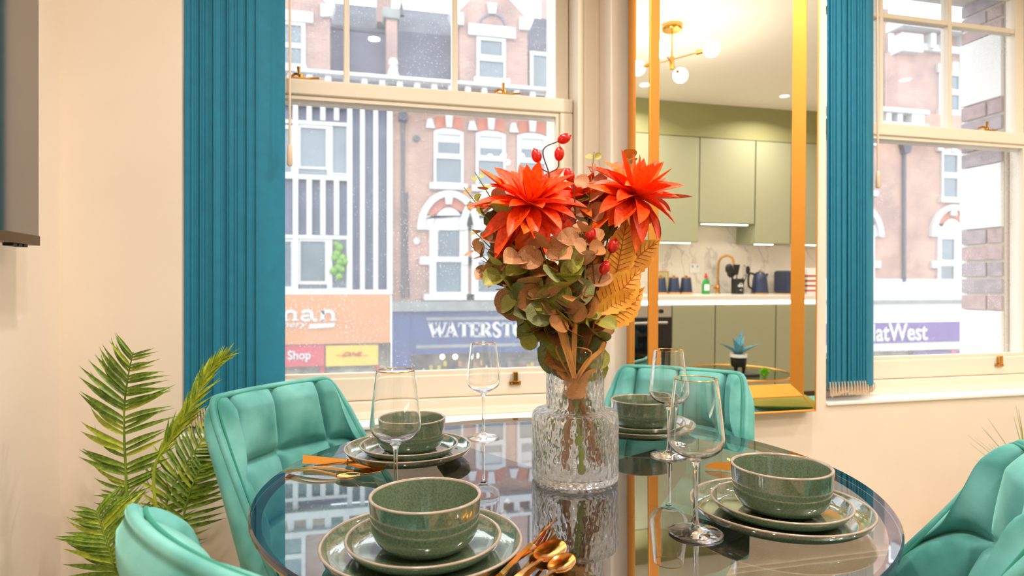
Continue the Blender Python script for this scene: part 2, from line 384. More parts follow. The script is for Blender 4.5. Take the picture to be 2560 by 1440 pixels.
# ------------------------------------------------------------------ sash windows
def sash_window(name, W, xs_glass, latches, lift):
    root = setting(name)
    X0, X1, Z0, Z1 = W; wd = M['wood']; g0, g1 = xs_glass; s0, s1 = g0 - .048, g1 + .048
    b = MB()
    b.box(X0, s0-.002, 2.05, 2.19, Z0, Z1); b.box(s1+.002, X1, 2.05, 2.19, Z0, Z1)
    b.box(s0-.01, s1+.01, 2.05, 2.19, 2.41, Z1)
    b.box(s1+.001, s1+.022, 2.035, 2.07, Z0, 2.41); b.box(s0-.022, s0-.001, 2.035, 2.07, Z0, 2.41)   # staff beads
    b.box(X0, X1, 2.055, 2.20, Z0, .752); b.box(s0-.02, s1+.02, 2.035, 2.07, Z0, .722)
    b.build('box_frame', wd, root, bevel=.003)
    MB().box(X0-.004 if name == 'window_1' else X0, X1, 1.942, 2.06, .688, .700).build('window_sill', M['sill'], root, bevel=.003)
    # lower sash
    b = MB(); y0, y1 = 2.076, 2.118
    b.box(s0, s1, y0, y1, 1.722, 1.772); b.box(s0, s1, y0, y1, .753, .828); b.box(s0, g0, y0, y1, .828, 1.722); b.box(g1, s1, y0, y1, .828, 1.722)
    b.build('lower_sash', wd, root, bevel=.006, seg=3)
    b = MB(); y0b = y0 + .008
    b.box(g0, g1, y0b, y0b+.022, 1.708, 1.7225); b.box(g0, g1, y0b, y0b+.022, .8275, .842); b.box(g0, g0+.012, y0b, y0b+.022, .84, 1.71); b.box(g1-.012, g1, y0b, y0b+.022, .84, 1.71)
    b.build('glazing_bead', wd, root, bevel=.002)
    MB().box(g0+.002, g1-.002, 2.100, 2.104, .83, 1.72).build('pane', M['pane'], root)
    # upper sash
    b = MB(); y0, y1 = 2.124, 2.168
    b.box(s0, s1, y0, y1, 1.712, 1.764); b.box(s0, s1, y0, y1, 2.37, 2.41); b.box(s0, g0, y0, y1, 1.764, 2.37); b.box(g1, s1, y0, y1, 1.764, 2.37)
    b.build('upper_sash', wd, root, bevel=.004)
    pw = (g1 - g0) / 3
    for k in (1, 2):
        x = g0 + pw * k; MB().box(x-.0095, x+.0095, y0+.002, y1-.002, 1.764, 2.37).build('muntin', wd, root, bevel=.004)
    for k in range(3):
        MB().box(g0 + pw*k + (.0095 if k else 0), g0 + pw*(k+1) - (.0095 if k < 2 else 0), y0+.003, y1-.003, 2.215, 2.236).build('muntin', wd, root, bevel=.004)
    for k in range(3):
        for z0, z1 in ((1.764, 2.215), (2.236, 2.37)):
            MB().box(g0 + pw*k + .009, g0 + pw*(k+1) - .009, 2.146, 2.150, z0+.002, z1-.002).build('pane', M['pane'], root)
    for x in latches:       # fastener on the meeting rail
        b = MB(); b.box(x-.03, x+.03, 2.082, 2.112, 1.7722, 1.778); b.lathe([(0, 1.778), (.009, 1.778), (.009, 1.79), (0, 1.79)], 14, (x, 2.097, 0))
        b.tube(spline([(x, 2.097, 1.787), (x-.016, 2.10, 1.793), (x-.03, 2.112, 1.788)], 8), .0042)
        b.tube([(x-.006, 2.09, 1.788), (x-.006, 2.088, 1.812)], [.0035, .006]); b.tube([(x+.022, 2.096, 1.78), (x+.055, 2.096, 1.783)], .004)
        b.build('sash_fastener', M['brass'], root, smooth=True)
    for x in lift:          # small lock on the bottom rail
        b = MB(); b.box(x-.02, x+.02, 2.068, 2.076, .786, .800); b.box(x-.008, x+.008, 2.060, 2.076, .800, .832)
        b.tube([(x-.013, 2.062, .793), (x-.013, 2.068, .793)], .003); b.tube([(x+.013, 2.062, .793), (x+.013, 2.068, .793)], .003)
        b.build('sash_lock', M['brass'], root, bevel=.002)
    return root
xf = lambda px, Y: aty(px, 720, Y).x
sash_window('window_1', W1, (-.392, .681), (xf(1262, 2.09), xf(752, 2.09)), (xf(1288, 2.07),))
sash_window('window_2', W2, (1.722, 2.762), (xf(2470, 2.09),), (xf(2499, 2.07),))

# ------------------------------------------------------------------ vertical blinds, drawn back
def vertical_blind(label, edges, dx, wandx, wz, seed):
    root = thing('vertical_blind', label, 'blind', (edges[0], 1.985, .71), 0, 'teal vertical blinds')
    r = random.Random(seed); n = len(edges)
    for i, x in enumerate(edges):
        last = i == n - 1
        d = dx * (.93 + .1 * r.random()); y0, y1 = 1.953 + .010 * r.random(), 1.955 + .047
        z0, z1 = .752, 2.40; th = .0012
        def f(u, v):
            bow = math.sin(math.pi * u) * .009
            return Vector((x + d * u, lerp(y0, y1, u) - bow, lerp(z0, z1, v)))
        b = MB(); b.grid(f, 6, 1); b.grid(lambda u, v: f(u, v) + Vector((-.001, .0016, 0)), 6, 1, flip=True)
        b.tube([f(0, 0) + Vector((.0008, .0012, 0)), f(0, 1) + Vector((.0008, .0012, 0))], .0030 + .0008 * r.random(), 10)
        s = b.build('slat', M['teal'], root, smooth=True, world=True)
        wgt = MB(); wgt.grid(lambda u, v: f(u, 0) + Vector((-.0006, -.0009, -.002 + .03 * v)), 6, 1)
        wgt.grid(lambda u, v: f(u, 0) + Vector((-.0006, .003, -.002 + .03 * v)), 6, 1, flip=True)
        wgt.build('bottom_hem', M['teal'], s, smooth=True)
    for i in range(n - 1):
        for q in (0.08, .9):
            b = MB()
            xa, xb = edges[i] + dx * q, edges[i+1] + dx * q; y = lerp(1.955, 2.0, q) - .004
            dp = .026 + .016 * r.random()
            b.tube([(lerp(xa, xb, t) + (.006 if t == .5 else 0) * 0 + math.sin(t * math.pi) * .004, y - .002, .757 - dp * math.sin(math.pi * t) ** .7) for t in (0, .12, .3, .5, .7, .88, 1)], .0021, 6)
            b.tube([(xa - .001, y-.003, .772), (xa + .001, y-.004, .748), (xa + .003, y-.004, .722)], [.0022, .0026, .002], 6)
            b.build('bead_chain', M['chain'], root, smooth=True, world=True)
    MB().box(edges[0] - .01, edges[0] + 1.25, 1.965, 2.01, 2.41, 2.449).build('headrail', M['white'], root, bevel=.004, world=True)
    b = MB(); b.tube([(wandx, 1.948, wz + .05), (wandx, 1.952, 2.40)], .0035, 8); b.tube([(wandx, 1.948, wz), (wandx, 1.948, wz + .005), (wandx, 1.948, wz + .058), (wandx, 1.948, wz + .063)], [.0055, .0085, .007, .004], 10)
    b.build('wand', M['chain'], root, smooth=True, world=True)
    return root
def edges_of(pxs): return [xf(p, 1.955) for p in pxs]
e1 = edges_of([462, 478, 485, 492, 500, 506, 513, 517, 535, 552, 560, 568, 574, 581, 588, 595, 603, 610, 618, 634, 641])
wz1 = aty(724, 415, 1.948).z
vertical_blind('teal vertical blind gathered at the end of the window beside the palm', e1, .074, xf(724.5, 1.948), wz1, 3)
e2 = edges_of([2070, 2077, 2084, 2092, 2100, 2107, 2115, 2123, 2131, 2138, 2145, 2152, 2158, 2165])
wz2 = aty(2194, 470, 1.948).z
vertical_blind('teal vertical blind gathered beside the tall gold mirror', e2, .080, xf(2195, 1.948), wz2, 9)

# ------------------------------------------------------------------ mirror, leaning very slightly forward
def wall_mirror():
    root = thing('wall_mirror', 'tall rectangular gold framed wall mirror reflecting the kitchen, hung between the windows', 'mirror', (1.2235, 1.948, .68))
    root.rotation_euler = (R(.71), 0, 0)
    hw, ht = .3525, 1.78
    def ring(mb, o, i, yo, yi):      # o, i: insets from the outer edge
        A = [(-hw+o, o), (hw-o, o), (hw-o, ht-o), (-hw+o, ht-o)]; B = [(-hw+i, i), (hw-i, i), (hw-i, ht-i), (-hw+i, ht-i)]
        for k in range(4):
            j = (k+1) % 4
            mb.add([(A[k][0], yo, A[k][1]), (A[j][0], yo, A[j][1]), (B[j][0], yi, B[j][1]), (B[k][0], yi, B[k][1])], [(0, 1, 2, 3)])
        return mb
    D = -.045
    b = MB(); ring(b, 0, 0, 0, D+.004); ring(b, 0, .004, D+.004, D); ring(b, .004, .008, D, D+.002)
    b.build('outer_edge', M['goldframe'], root)
    names = ('bottom', 'right', 'top', 'left')
    A = [(-hw+.008, .008), (hw-.008, .008), (hw-.008, ht-.008), (-hw+.008, ht-.008)]; B = [(-hw+.056, .056), (hw-.056, .056), (hw-.056, ht-.056), (-hw+.056, ht-.056)]
    for k in range(4):
        j = (k+1) % 4; g = .0012
        q = [Vector((A[k][0], D+.002, A[k][1])), Vector((A[j][0], D+.002, A[j][1])), Vector((B[j][0], D+.002, B[j][1])), Vector((B[k][0], D+.002, B[k][1]))]
        c = sum(q, Vector()) / 4
        dirv = (q[1]-q[0]).normalized(); q[0] += dirv*g; q[3] += dirv*g; q[1] -= dirv*g; q[2] -= dirv*g
        MB().add(q + [p + Vector((0, .003, 0)) for p in q], [(0, 1, 2, 3), (0, 4, 5, 1), (1, 5, 6, 2), (2, 6, 7, 3), (3, 7, 4, 0)]).build('mirror_strip', M['mirror'], root)
    b = MB(); ring(b, .0555, .0585, D-.0015, D-.0015); ring(b, .0555, .0555, D+.002, D-.0015)
    for k in range(4):      # mitre beads between the strips
        sx = -1 if k in (0, 3) else 1; sz = 0 if k < 2 else 1
        p0 = (sx*(hw-.006), D+.001, .006 if not sz else ht-.006); p1 = (sx*(hw-.057), D+.001, .057 if not sz else ht-.057); b.tube([p0, p1], .0016, 6)
    b.build('frame_bead', M['goldframe'], root)
    b = MB(); ring(b, .0585, .099, D-.0015, D+.016); b.build('inner_frame', M['goldframe'], root)
    i = .0985; MB().box(-hw+i, hw-i, D+.016, D+.019, i, ht-i).build('mirror_glass', M['mirror'], root)
    MB().box(-hw+.006, hw-.006, D+.02, -.012, .006, ht-.006).build('backing', M['plasticblack'], root)
    return root
wall_mirror()

# ------------------------------------------------------------------ television on the left wall
t = thing('television', 'slim dark television on the left wall, seen almost edge on', 'television', (XL+.045, 1.07, 1.20))
z0 = 1.222; y1 = 1.632; y0 = y1 - 1.12; z1 = z0 + .64; xs = XL + .085
MB().box(XL+.055, xs-.0008, y0, y1, z0-.012, z1+.006).build('bezel', M['bezel'], t, world=True, bevel=.002)
MB().box(xs-.0008, xs, y0+.007, y1-.004, z0+.010, z1).build('screen', M['screen'], t, world=True)
MB().box(xs-.002, xs+.0015, y0, y1, z0-.012, z0+.0095).build('bottom_trim', M['bezel'], t, world=True, bevel=.001)
MB().box(XL+.02, XL+.056, y0+.25, y1-.25, z0+.08, z1-.08).build('back', M['plasticblack'], t, world=True, bevel=.01)
MB().box(XL, XL+.021, y0+.35, y1-.35, z0+.15, z1-.15).build('wall_bracket', M['black'], t, world=True)
b = MB()
for k in range(3): b.box(XL+.06, XL+.08, y1-.10+.022*k, y1-.085+.022*k, z0-.018, z0-.011)
b.build('socket', M['plasticblack'], t, world=True)

# ------------------------------------------------------------------ ceiling lamps
def sputnik(label, x, y, a0, group, dA=90, drop=0, s=1.0):
    root = thing('ceiling_lamp', label, 'lamp', (x, y, ZC), 0, group)
    MB().lathe([(0, 0), (.06, 0), (.06, -.028), (.055, -.034), (0, -.034)], 32).build('canopy', M['brass'], root, smooth=True)
    MB().tube([(0, 0, -.034), (0, 0, -.20 - drop)], .005, 10).build('rod', M['brass'], root, smooth=True)
    MB().lathe([(0, -.19 - drop), (.014, -.19 - drop), (.014, -.262 - drop), (0, -.262 - drop)], 20).build('hub', M['brass'], root, smooth=True)
    for k in range(4):
        a = a0 + (k // 2) * math.pi + (k % 2) * R(dA); d = Vector((math.cos(a), math.sin(a), 0)); z = -.205 - drop - .022 * (k % 2)
        arm = MB().tube([(0, 0, z), d * .17 * s + Vector((0, 0, z))], .004, 8).build('arm', M['brass'], root, smooth=True)
        MB().tube([d * .165 * s + Vector((0, 0, z)), d * .215 * s + Vector((0, 0, z))], .0125 * s, 16).build('lamp_holder', M['brass'], arm, smooth=True)
        b = MB(); b.ball(d * .258 * s + Vector((0, 0, z)), .046 * s, 20, 12); b.build('bulb', M['bulb'], arm, smooth=True)
    return root
sputnik('brass four-armed ceiling lamp with round lit bulbs, near the tall mirror', 1.83, .357, R(60), 'sputnik ceiling lamps', 70)
sputnik('small brass pendant lamp with four lit bulbs hanging near the worktop', 1.17, -.78, R(20), 'sputnik ceiling lamps', 90, .26, .5)
def downlight(x, y, label):
    root = thing('ceiling_downlight', label, 'downlight', (x, y, ZC), 0, 'recessed downlights')
    MB().lathe([(.036, -.001), (.046, -.001), (.047, -.006), (.040, -.009), (.036, -.004)], 28).build('trim_ring', M['white'], root, smooth=True)
    MB().lathe([(0, -.003), (.0365, -.003)], 24).build('lens', M['led'], root)
    ld = bpy.data.lights.new('downlight_beam', 'AREA'); ld.shape = 'DISK'; ld.size = .07; ld.energy = DOWN_W; ld.color = WARM; ld.spread = R(150)
    lo = bpy.data.objects.new('downlight_beam', ld); link(lo); lo.parent = root; lo.location = (0, 0, -.012)
for x, y, l in ((2.187, -.783, 'round white ceiling downlight over the worktop, by the oven end'), (3.448, -.755, 'round white ceiling downlight over the worktop, by the kettle'),
                (.1, .35, 'round white ceiling downlight above the near end of the dining table'), (-.05, .95, 'added round downlight brightening the palm corner'),  # palm corner lamp and all after it are added to brighten the room
                (1.35, 1.35, 'added round downlight brightening the space in front of the mirror'), (2.75, 1.0, 'added round downlight brightening the green ottoman'),
                (.35, -.7, 'added round downlight brightening the bare end of the room'), (3.9, .5, 'added round downlight brightening the room beyond the coffee table')):
    downlight(x, y, l)
# ------------------------------------------------------------------ dining table
TC = Vector((.386, 1.161, 0)); TR, TZ = .562, .75
def tableglass():
    m, nt, N, L, P = newmat('smoked_table_glass'); N.remove(P); out = N['Material Output']
    t = N.new('ShaderNodeBsdfTransparent'); t.inputs[0].default_value = (.55, .53, .49, 1)
    g = N.new('ShaderNodeBsdfGlossy'); g.inputs['Roughness'].default_value = 0; g.inputs[0].default_value = (.94, .96, 1, 1)
    f = N.new('ShaderNodeFresnel'); f.inputs['IOR'].default_value = 5.2
    mx = N.new('ShaderNodeMixShader'); L.new(f.outputs[0], mx.inputs[0]); L.new(t.outputs[0], mx.inputs[1]); L.new(g.outputs[0], mx.inputs[2]); L.new(mx.outputs[0], out.inputs[0])
    return m
tg = tableglass(); edge = mat('dark_glass_edge', (38, 44, 62), .12, coat=.5)
t = thing('dining_table', 'round dining table with a dark reflective glass top', 'table', (TC.x, TC.y, 0))
MB().lathe([(TR-.003, TZ), (0, TZ)], 128).build('table_top', tg, t, smooth=True)
MB().lathe([(TR-.003, TZ), (TR, TZ-.003), (TR, TZ-.009), (TR-.003, TZ-.012)], 128).build('glass_edge', edge, t, smooth=True)
MB().lathe([(TR-.006, TZ-.0122), (TR-.004, TZ-.0122), (TR-.004, TZ-.016), (TR-.02, TZ-.016)], 128).build('under_rim', M['brass'], t, smooth=True)
bronze = mat('dark_bronze_wood', (112, 84, 52), .4, var=.15, vs=10)
MB().box(-.06, .06, -.06, .06, .02, TZ-.03).build('pedestal', bronze, t, bevel=.006)
for k in range(4):
    a = R(-62 + 90 * k); b = MB()
    b.prism([(.03, TZ-.016), (.36, TZ-.016), (.36, TZ-.05), (.10, TZ-.20), (.03, TZ-.30)], -.045, .045).xf(Matrix.Rotation(a, 4, 'Z'))
    b.build('support_arm', bronze, t, bevel=.004)
    b = MB(); b.prism([(.03, .02), (.34, .02), (.34, .04), (.03, .09)], -.04, .04).xf(Matrix.Rotation(a, 4, 'Z')); b.build('foot', bronze, t, bevel=.004)
MB().lathe([(0, 0), (.30, 0), (.30, .018), (0, .018)], 48).build('base', bronze, t, smooth=True)

# ------------------------------------------------------------------ velvet chairs
def chair_parts():
    Z0, ZT = .43, .862
    def top(s): return ZT - .085 * max(0, (abs(s) - .66) / .34) ** 2.4
    def mid(s, v):
        z = lerp(Z0, top(s), v); h = (z - Z0) / (ZT - Z0)
        Wd = lerp(.222, .202, sstep(.25, 1, h)); D = lerp(.22, .045, sstep(0, 1.05, h) * .82 + .18 * h)
        yb = -.185 - .085 * h; k = .93; a = math.pi / 2 * k
        return Vector((Wd * math.sin(a * s) / math.sin(a), yb + D * (1 - math.cos(a * s)) / (1 - math.cos(a)), z))
    def nrm(s, v):
        e = .01
        a = mid(min(1, s+e), v) - mid(max(-1, s-e), v); b = mid(s, min(1, v+e)) - mid(s, max(0, v-e))
        return b.cross(a).normalized() * -1 if b.cross(a).y < 0 else b.cross(a).normalized()
    def nin(s, v):
        n = nrm(s, v); c = Vector((0, .15, n.z)) - Vector((mid(s, v).x, mid(s, v).y, 0))
        return n if n.x * -mid(s, v).x + n.y * .2 > 0 else -n
    def seam(d, w): return 1 - math.exp(-(abs(d) / w) ** .95)
    def puff(s, v):
        e = 1
        for q in (-.52, 0, .52): e *= seam(s - q, .075)
        for q in (.27, .63): e *= seam(v - q, .085)
        return e
    def groove(s, v):
        return max([math.exp(-((s - q) / .022) ** 2) for q in (-.52, 0, .52)] + [math.exp(-((v - q) / .024) ** 2) for q in (.27, .63)])
    def rim(s, v):
        d = min((1 - abs(s)) / .10, (1 - v) / .09); return min(1, max(0, d)) ** .5
    inn = lambda u, v: mid(2*u-1, v) + nin(2*u-1, v) * (.004 + rim(2*u-1, v) * (.010 + .036 * puff(2*u-1, v) - .016 * groove(2*u-1, v)))
    out = lambda u, v: mid(2*u-1, v) - nin(2*u-1, v) * (.004 + .024 * rim(2*u-1, v) ** .8)
    bi = MB(); bi.grid(inn, 120, 84); bo = MB(); bo.grid(out, 48, 30, flip=True)
    be = MB(); path = [(-1, v/20) for v in range(20)] + [(-1 + 2*k/40, 1) for k in range(41)] + [(1, 1 - v/20) for v in range(1, 21)]
    be.tube([mid(s, v) for s, v in path], .0078, 8)
    bp = MB(); bp.tube([mid(s * .985, v * .992) + nin(s*.985, v*.992) * .0125 for s, v in path], .003, 6)
    # seat
    def seat(u, v):
        x = (2*u-1); y = (2*v-1); r = (abs(x)**4 + abs(y)**4) ** .25
        e = max(0, 1 - r) ** .38
        q = 1
        for g in (-.33, .33): q *= seam(x - g, .05)
        q *= seam(y - .1, .05)
        return Vector((x * .222, .015 + y * .225, .445 + .045 * e + .014 * q * e))
    bs = MB(); bs.grid(seat, 40, 40)
    bs.grid(lambda u, v: Vector(((2*u-1) * .222, .015 + (2*v-1) * .225, .445 - .03 * max(0, 1 - (abs(2*u-1)**4 + abs(2*v-1)**4) ** .25) ** .4)), 16, 16, flip=True)
    return bi, bo, be, bp, bs
def make_chair():
    root = thing('dining_chair', 'x', 'chair')
    bi, bo, be, bp, bs = chair_parts()
    bi.build('backrest', M['velvet'], root, smooth=True, ang=80)
    bo.build('outer_shell', M['velvet'], root, smooth=True, ang=80)
    be.build('edge_roll', M['velvet'], root, smooth=True, ang=80); bp.build('piping', M['velvetseam'], root, smooth=True, ang=80)
    bs.build('seat', M['velvet'], root, smooth=True, ang=70)
    MB().box(-.13, .13, -.13, .15, .405, .418).build('seat_frame', M['black'], root)
    for sx, sy in ((-1, -1), (1, -1), (1, 1), (-1, 1)):
        MB().tube([(sx*.12, .01 + sy*.12, .412), (sx*.20, .01 + sy*.20, 0)], [.013, .008], 12).build('leg', M['black'], root, smooth=True)
    return root
proto = make_chair()
for k, (ang, dist, tw, lab) in enumerate(((137, .553, 2, 'green quilted velvet dining chair tucked in beside the palm and the teal blind'),
        (46, .590, 0, 'green quilted velvet dining chair standing in front of the tall mirror'),
        (225.8, .481, -7.8, 'green velvet dining chair in the near left corner, showing only its smooth outer back'),
        (-42.9, .462, -2.1, 'green quilted velvet dining chair in the near right corner, its padded inside showing'))):
    c = proto if k == 0 else copy_tree(proto)
    a = R(ang); c.location = (TC.x + dist * math.cos(a) + (.03 if k == 3 else 0), TC.y + dist * math.sin(a), 0); c.rotation_euler = (0, 0, a + math.pi / 2 + R(tw))
    c['label'] = lab; c['group'] = 'green velvet dining chairs'

# ------------------------------------------------------------------ stoneware
def lathe_parts(prof, rimk):
    """profile of outside + inside; faces between the points rimk are the unglazed rim"""
    return prof
def make_dinnerware(name, label, cat, r, h, foot, depth, group):
    root = thing(name, label, cat, (0, 0, 0), 0, group)
    out = [(0, .002), (foot - .004, .002), (foot - .002, 0), (foot, 0), (foot + .004, .004)]
    if cat == 'bowl':
        out += [(r*.78, .0065), (r*.885, .0155), (r*.93, .024), (r*.935, .0255), (r*.948, .034), (r*.975, .054), (r*.992, h - .0025)]
        inn = [(r*.992 - .0048, h - .0025), (r*.965 - .005, .054), (r*.90 - .004, .024), (r*.80, .012), (r*.5, .008), (0, .007)]
    else:
        out += [(r*.80, .0055), (r*.90, .0095), (r*.965, .0165), (r*.992, h - .0022)]
        inn = [(r*.992 - .0042, h - .002), (r*.955 - .003, .0155), (r*.88, .0095), (r*.80, .0075), (r*.4, .0068), (0, .0066)]
    def smoothp(p):
        q = []
        for i in range(len(p) - 1):
            q.append(p[i])
        return q + [p[-1]]
    body = MB(); body.lathe(out, 72)
    body.lathe(inn, 72)
    body.build('glazed_body', M['stone'], root, smooth=True, ang=50)
    a, c = out[-1], inn[0]
    MB().lathe([a, (a[0] + .0002, a[1] + .0012), (a[0] - .0008, h - .0002), ((a[0] + c[0]) / 2, h), (c[0] + .0008, h - .0002), c], 72).build('rim', M['stonerim'], root, smooth=True, ang=80)
    return root
big = make_dinnerware('dinner_plate', 'x', 'plate', .137, .0265, .085, 0, 'green stoneware dinner plates')
small = make_dinnerware('side_plate', 'x', 'plate', .106, .0245, .066, 0, 'green stoneware side plates')
bowl = make_dinnerware('bowl', 'x', 'bowl', .0765, .0715, .040, 0, 'green stoneware bowls')
sets = (((.086, .859), 'at the near left place beside the spoons'), ((.646, .865), 'at the near right place'),
        ((.107, 1.372), 'by the chair next to the palm'), ((.690, 1.462), 'by the chair next to the mirror'))
for k, ((x, y), where) in enumerate(sets):
    z = TZ + .0004
    for proto_, dz, dx, nm in ((big, 0, 0, 'large green stoneware dinner plate '), (small, .0073, .002, 'smaller green plate between plate and bowl '), (bowl, .0073 + .0071, .004, 'green stoneware bowl on two plates ')):
        o = proto_ if k == 0 else copy_tree(proto_)
        o.location = (x + dx, y, z + dz); o['label'] = nm + where; o.rotation_euler = (0, 0, k * .7)

# ------------------------------------------------------------------ wine glasses
def make_glass():
    root = thing('wine_glass', 'x', 'glass', (0, 0, 0), 0, 'gold rimmed wine glasses')
    P = [(0, .0), (.034, .0), (.0385, .0012), (.0392, .0022), (.036, .0036), (.018, .0062), (.007, .0105), (.0044, .018), (.0036, .04), (.0034, .07), (.0038, .095), (.0062, .106), (.014, .1125), (.028, .1195), (.037, .1275), (.0412, .1385), (.0408, .148), (.0370, .185), (.0315, .2298)]
    I = [(.0305, .2298), (.0359, .185), (.0396, .148), (.0399, .1388), (.0360, .1290), (.0272, .1213), (.013, .1152), (.005, .1128), (0, .1122)]
    pts = spline([(r, z, 0) for r, z in P[5:]], 56); q = [(p.x, p.y) for p in pts]
    pi = spline([(r, z, 0) for r, z in I], 34); qi = [(max(0, p.x), p.y) for p in pi]; qi[-1] = (0, qi[-1][1])
    b = MB(); b.lathe(P[:5] + q + qi, 56); b.build('glass_body', M['glass'], root, smooth=True, ang=60)
    MB().tube([(.0310 * math.cos(2*math.pi*k/64), .0310 * math.sin(2*math.pi*k/64), .2300) for k in range(64)], .0008, 6, closed=True).build('gold_rim', M['gold'], root, smooth=True)
    return root
g0 = make_glass()
for k, (x, y, lab) in enumerate(((.061, 1.046, 'gold rimmed wine glass standing behind the near left bowl'), (.298, 1.505, 'gold rimmed wine glass nearest the window, on the far side of the table'),
        (.657, 1.248, 'gold rimmed wine glass in front of the bowl at the far right place'), (.488, .843, 'gold rimmed wine glass nearest the viewer, beside the near right plates'))):
    o = g0 if k == 0 else copy_tree(g0); o.location = (x, y, TZ + .0004); o['label'] = lab

# ------------------------------------------------------------------ cutlery (flat on the table, tip towards +x)
def cut_base(mb, L, w0, w1, zf, thick=.0022, y0=0):
    def f(u, v):
        x = -L * (1 - u); wd = lerp(w0, w1, sstep(0, .9, u)); return Vector((x, (v - .5) * wd, zf(u)))
    mb.grid(f, 14, 2); mb.grid(lambda u, v: f(u, v) + Vector((0, 0, thick)), 14, 2, flip=True)
    for vv in (0, 1): mb.grid(lambda u, v: f(u, vv) + Vector((0, 0, thick * v)), 14, 1)
    mb.grid(lambda u, v: f(0, u) + Vector((0, 0, thick * v)), 2, 1)
def hz(u): return .0012 + .010 * math.sin(math.pi * min(1, u * .98)) ** 1.5 * .6 + .0015 * u
def spoon(s=1.0):
    b = MB(); cut_base(b, .135*s, .013*s, .0048*s, lambda u: hz(u) + .003)
    def f(u, v):
        a = 2 * math.pi * u; r = v; egg = 1 + .16 * math.cos(a)
        return Vector((.030*s + math.cos(a) * r * .031*s, math.sin(a) * r * .0205*s * (1 - .12 * math.cos(a)), .0052 - .0045 * (1 - r * r) + .10 * (.030*s + math.cos(a) * r * .031*s)))
    b.grid(f, 28, 8, cu=True); b.grid(lambda u, v: f(u, v) + Vector((0, 0, -.0010)), 28, 8, cu=True, flip=True)
    b.tube([f(k / 28, 1) + Vector((0, 0, -.0005)) for k in range(28)], .0007, 5, closed=True)
    return b
def fork():
    b = MB(); cut_base(b, .135, .013, .0052, lambda u: hz(u) + .003)
    def zt(x): return .0055 - .0030 * math.sin(math.pi * min(1, max(0, x / .07)) * .9) + .016 * max(0, (x - .02) / .055) ** 1.6
    def g(u, v):
        x = .026 * u; wd = lerp(.0052, .0225, sstep(0, .75, u)); return Vector((x - .001, (v - .5) * wd, zt(x)))
    b.grid(g, 8, 6); b.grid(lambda u, v: g(u, v) + Vector((0, 0, .0018)), 8, 6, flip=True)
    for vv in (0, 1): b.grid(lambda u, v: g(u, vv) + Vector((0, 0, .0018 * v)), 8, 1)
    for k in range(4):
        yc = (k - 1.5) * .0061; xs = [.0245, .036, .048, .058, .066]
        b.tube([(x, yc * (1 - .04 * i), zt(x) + .0009) for i, x in enumerate(xs)], [.0021, .002, .0018, .0014, .0007], 6)
    return b
def knife():
    b = MB(); cut_base(b, .10, .017, .012, lambda u: .0015, .0055)
    sec = [(0, -.006), (.02, -.009), (.07, -.0095), (.10, -.007), (.115, .001), (.118, .006), (.09, .0075), (.03, .0065), (0, .006)]
    b.zprism(sec, .003, .0048); return b
protos = {'spoon': spoon(), 'teaspoon': spoon(.82), 'fork': fork(), 'knife': knife()}
def put(kind, x, y, deg, label, dz=0, tilt=0, roll=0):
    me_src = protos[kind]
    o = bpy.data.objects.get('proto_' + kind)
    b = MB(); b.v, b.f, b.mi = list(me_src.v), list(me_src.f), list(me_src.mi)
    o = b.build(kind, M['goldcut'], None, smooth=True, ang=45, recalc=False)
    o.location = (x, y, TZ + .0006 + dz); o.rotation_euler = (R(roll), R(tilt), R(deg))
    return tag(o, label, 'cutlery', 'gold cutlery')
def put2(kind, a, b, label, dz=0, roll=0):
    p, q = atz(a[0], a[1], TZ), atz(b[0], b[1], TZ); return put(kind, p.x, p.y, math.degrees(math.atan2(q.y - p.y, q.x - p.x)), label, dz, 0, roll)
put2('spoon', (1354, 1412), (1394, 1374), 'large gold spoon lying beside the near left plates, next to the forks')
put2('teaspoon', (1386, 1440), (1416, 1411), 'small gold spoon, outermost of the near left cutlery')
put2('fork', (1327, 1390), (1388, 1334), 'gold fork with four tines, closest to the near left plates')
put2('knife', (1328, 1396), (1393, 1326), 'gold knife lying across the fork by the near left plates', .012, -55)
put2('knife', (872, 1168), (1000, 1177), 'broad gold knife standing on edge below the far left plates', .010, 78)
put2('spoon', (885, 1186), (957, 1188), 'large gold spoon lying below the far left plates')
put2('teaspoon', (842, 1196), (905, 1201), 'small gold spoon at the outer edge of the far left cutlery')
put2('fork', (955, 1172), (1015, 1171), 'gold fork half hidden behind the near left bowl', .001)
put2('knife', (1920, 1186), (1770, 1172), 'gold knife half hidden behind the near right bowl', .006, -60)
put2('fork', (1905, 1177), (1828, 1170), 'gold fork half hidden behind the near right bowl, its tines showing', .001)
# ------------------------------------------------------------------ vase
VX, VY = .406, 1.146
v = thing('glass_vase', 'two tiered clear hammered glass vase standing at the middle of the table', 'vase', (VX, VY, TZ + .0005))
out = [(0, .0), (.076, .0), (.0815, .003), (.083, .009), (.083, .118), (.0815, .126), (.076, .1315), (.062, .1335), (.0568, .137), (.0555, .143), (.0555, .2535), (.0545, .2555)]
inn = [(.0525, .2555), (.0515, .2535), (.0515, .142), (.0525, .134), (.058, .1298), (.074, .1272), (.0785, .1215), (.079, .115), (.079, .016), (.074, .012), (0, .011)]
MB().lathe(out + inn, 96).build('glass_body', M['vase'], v, smooth=True, ang=40)

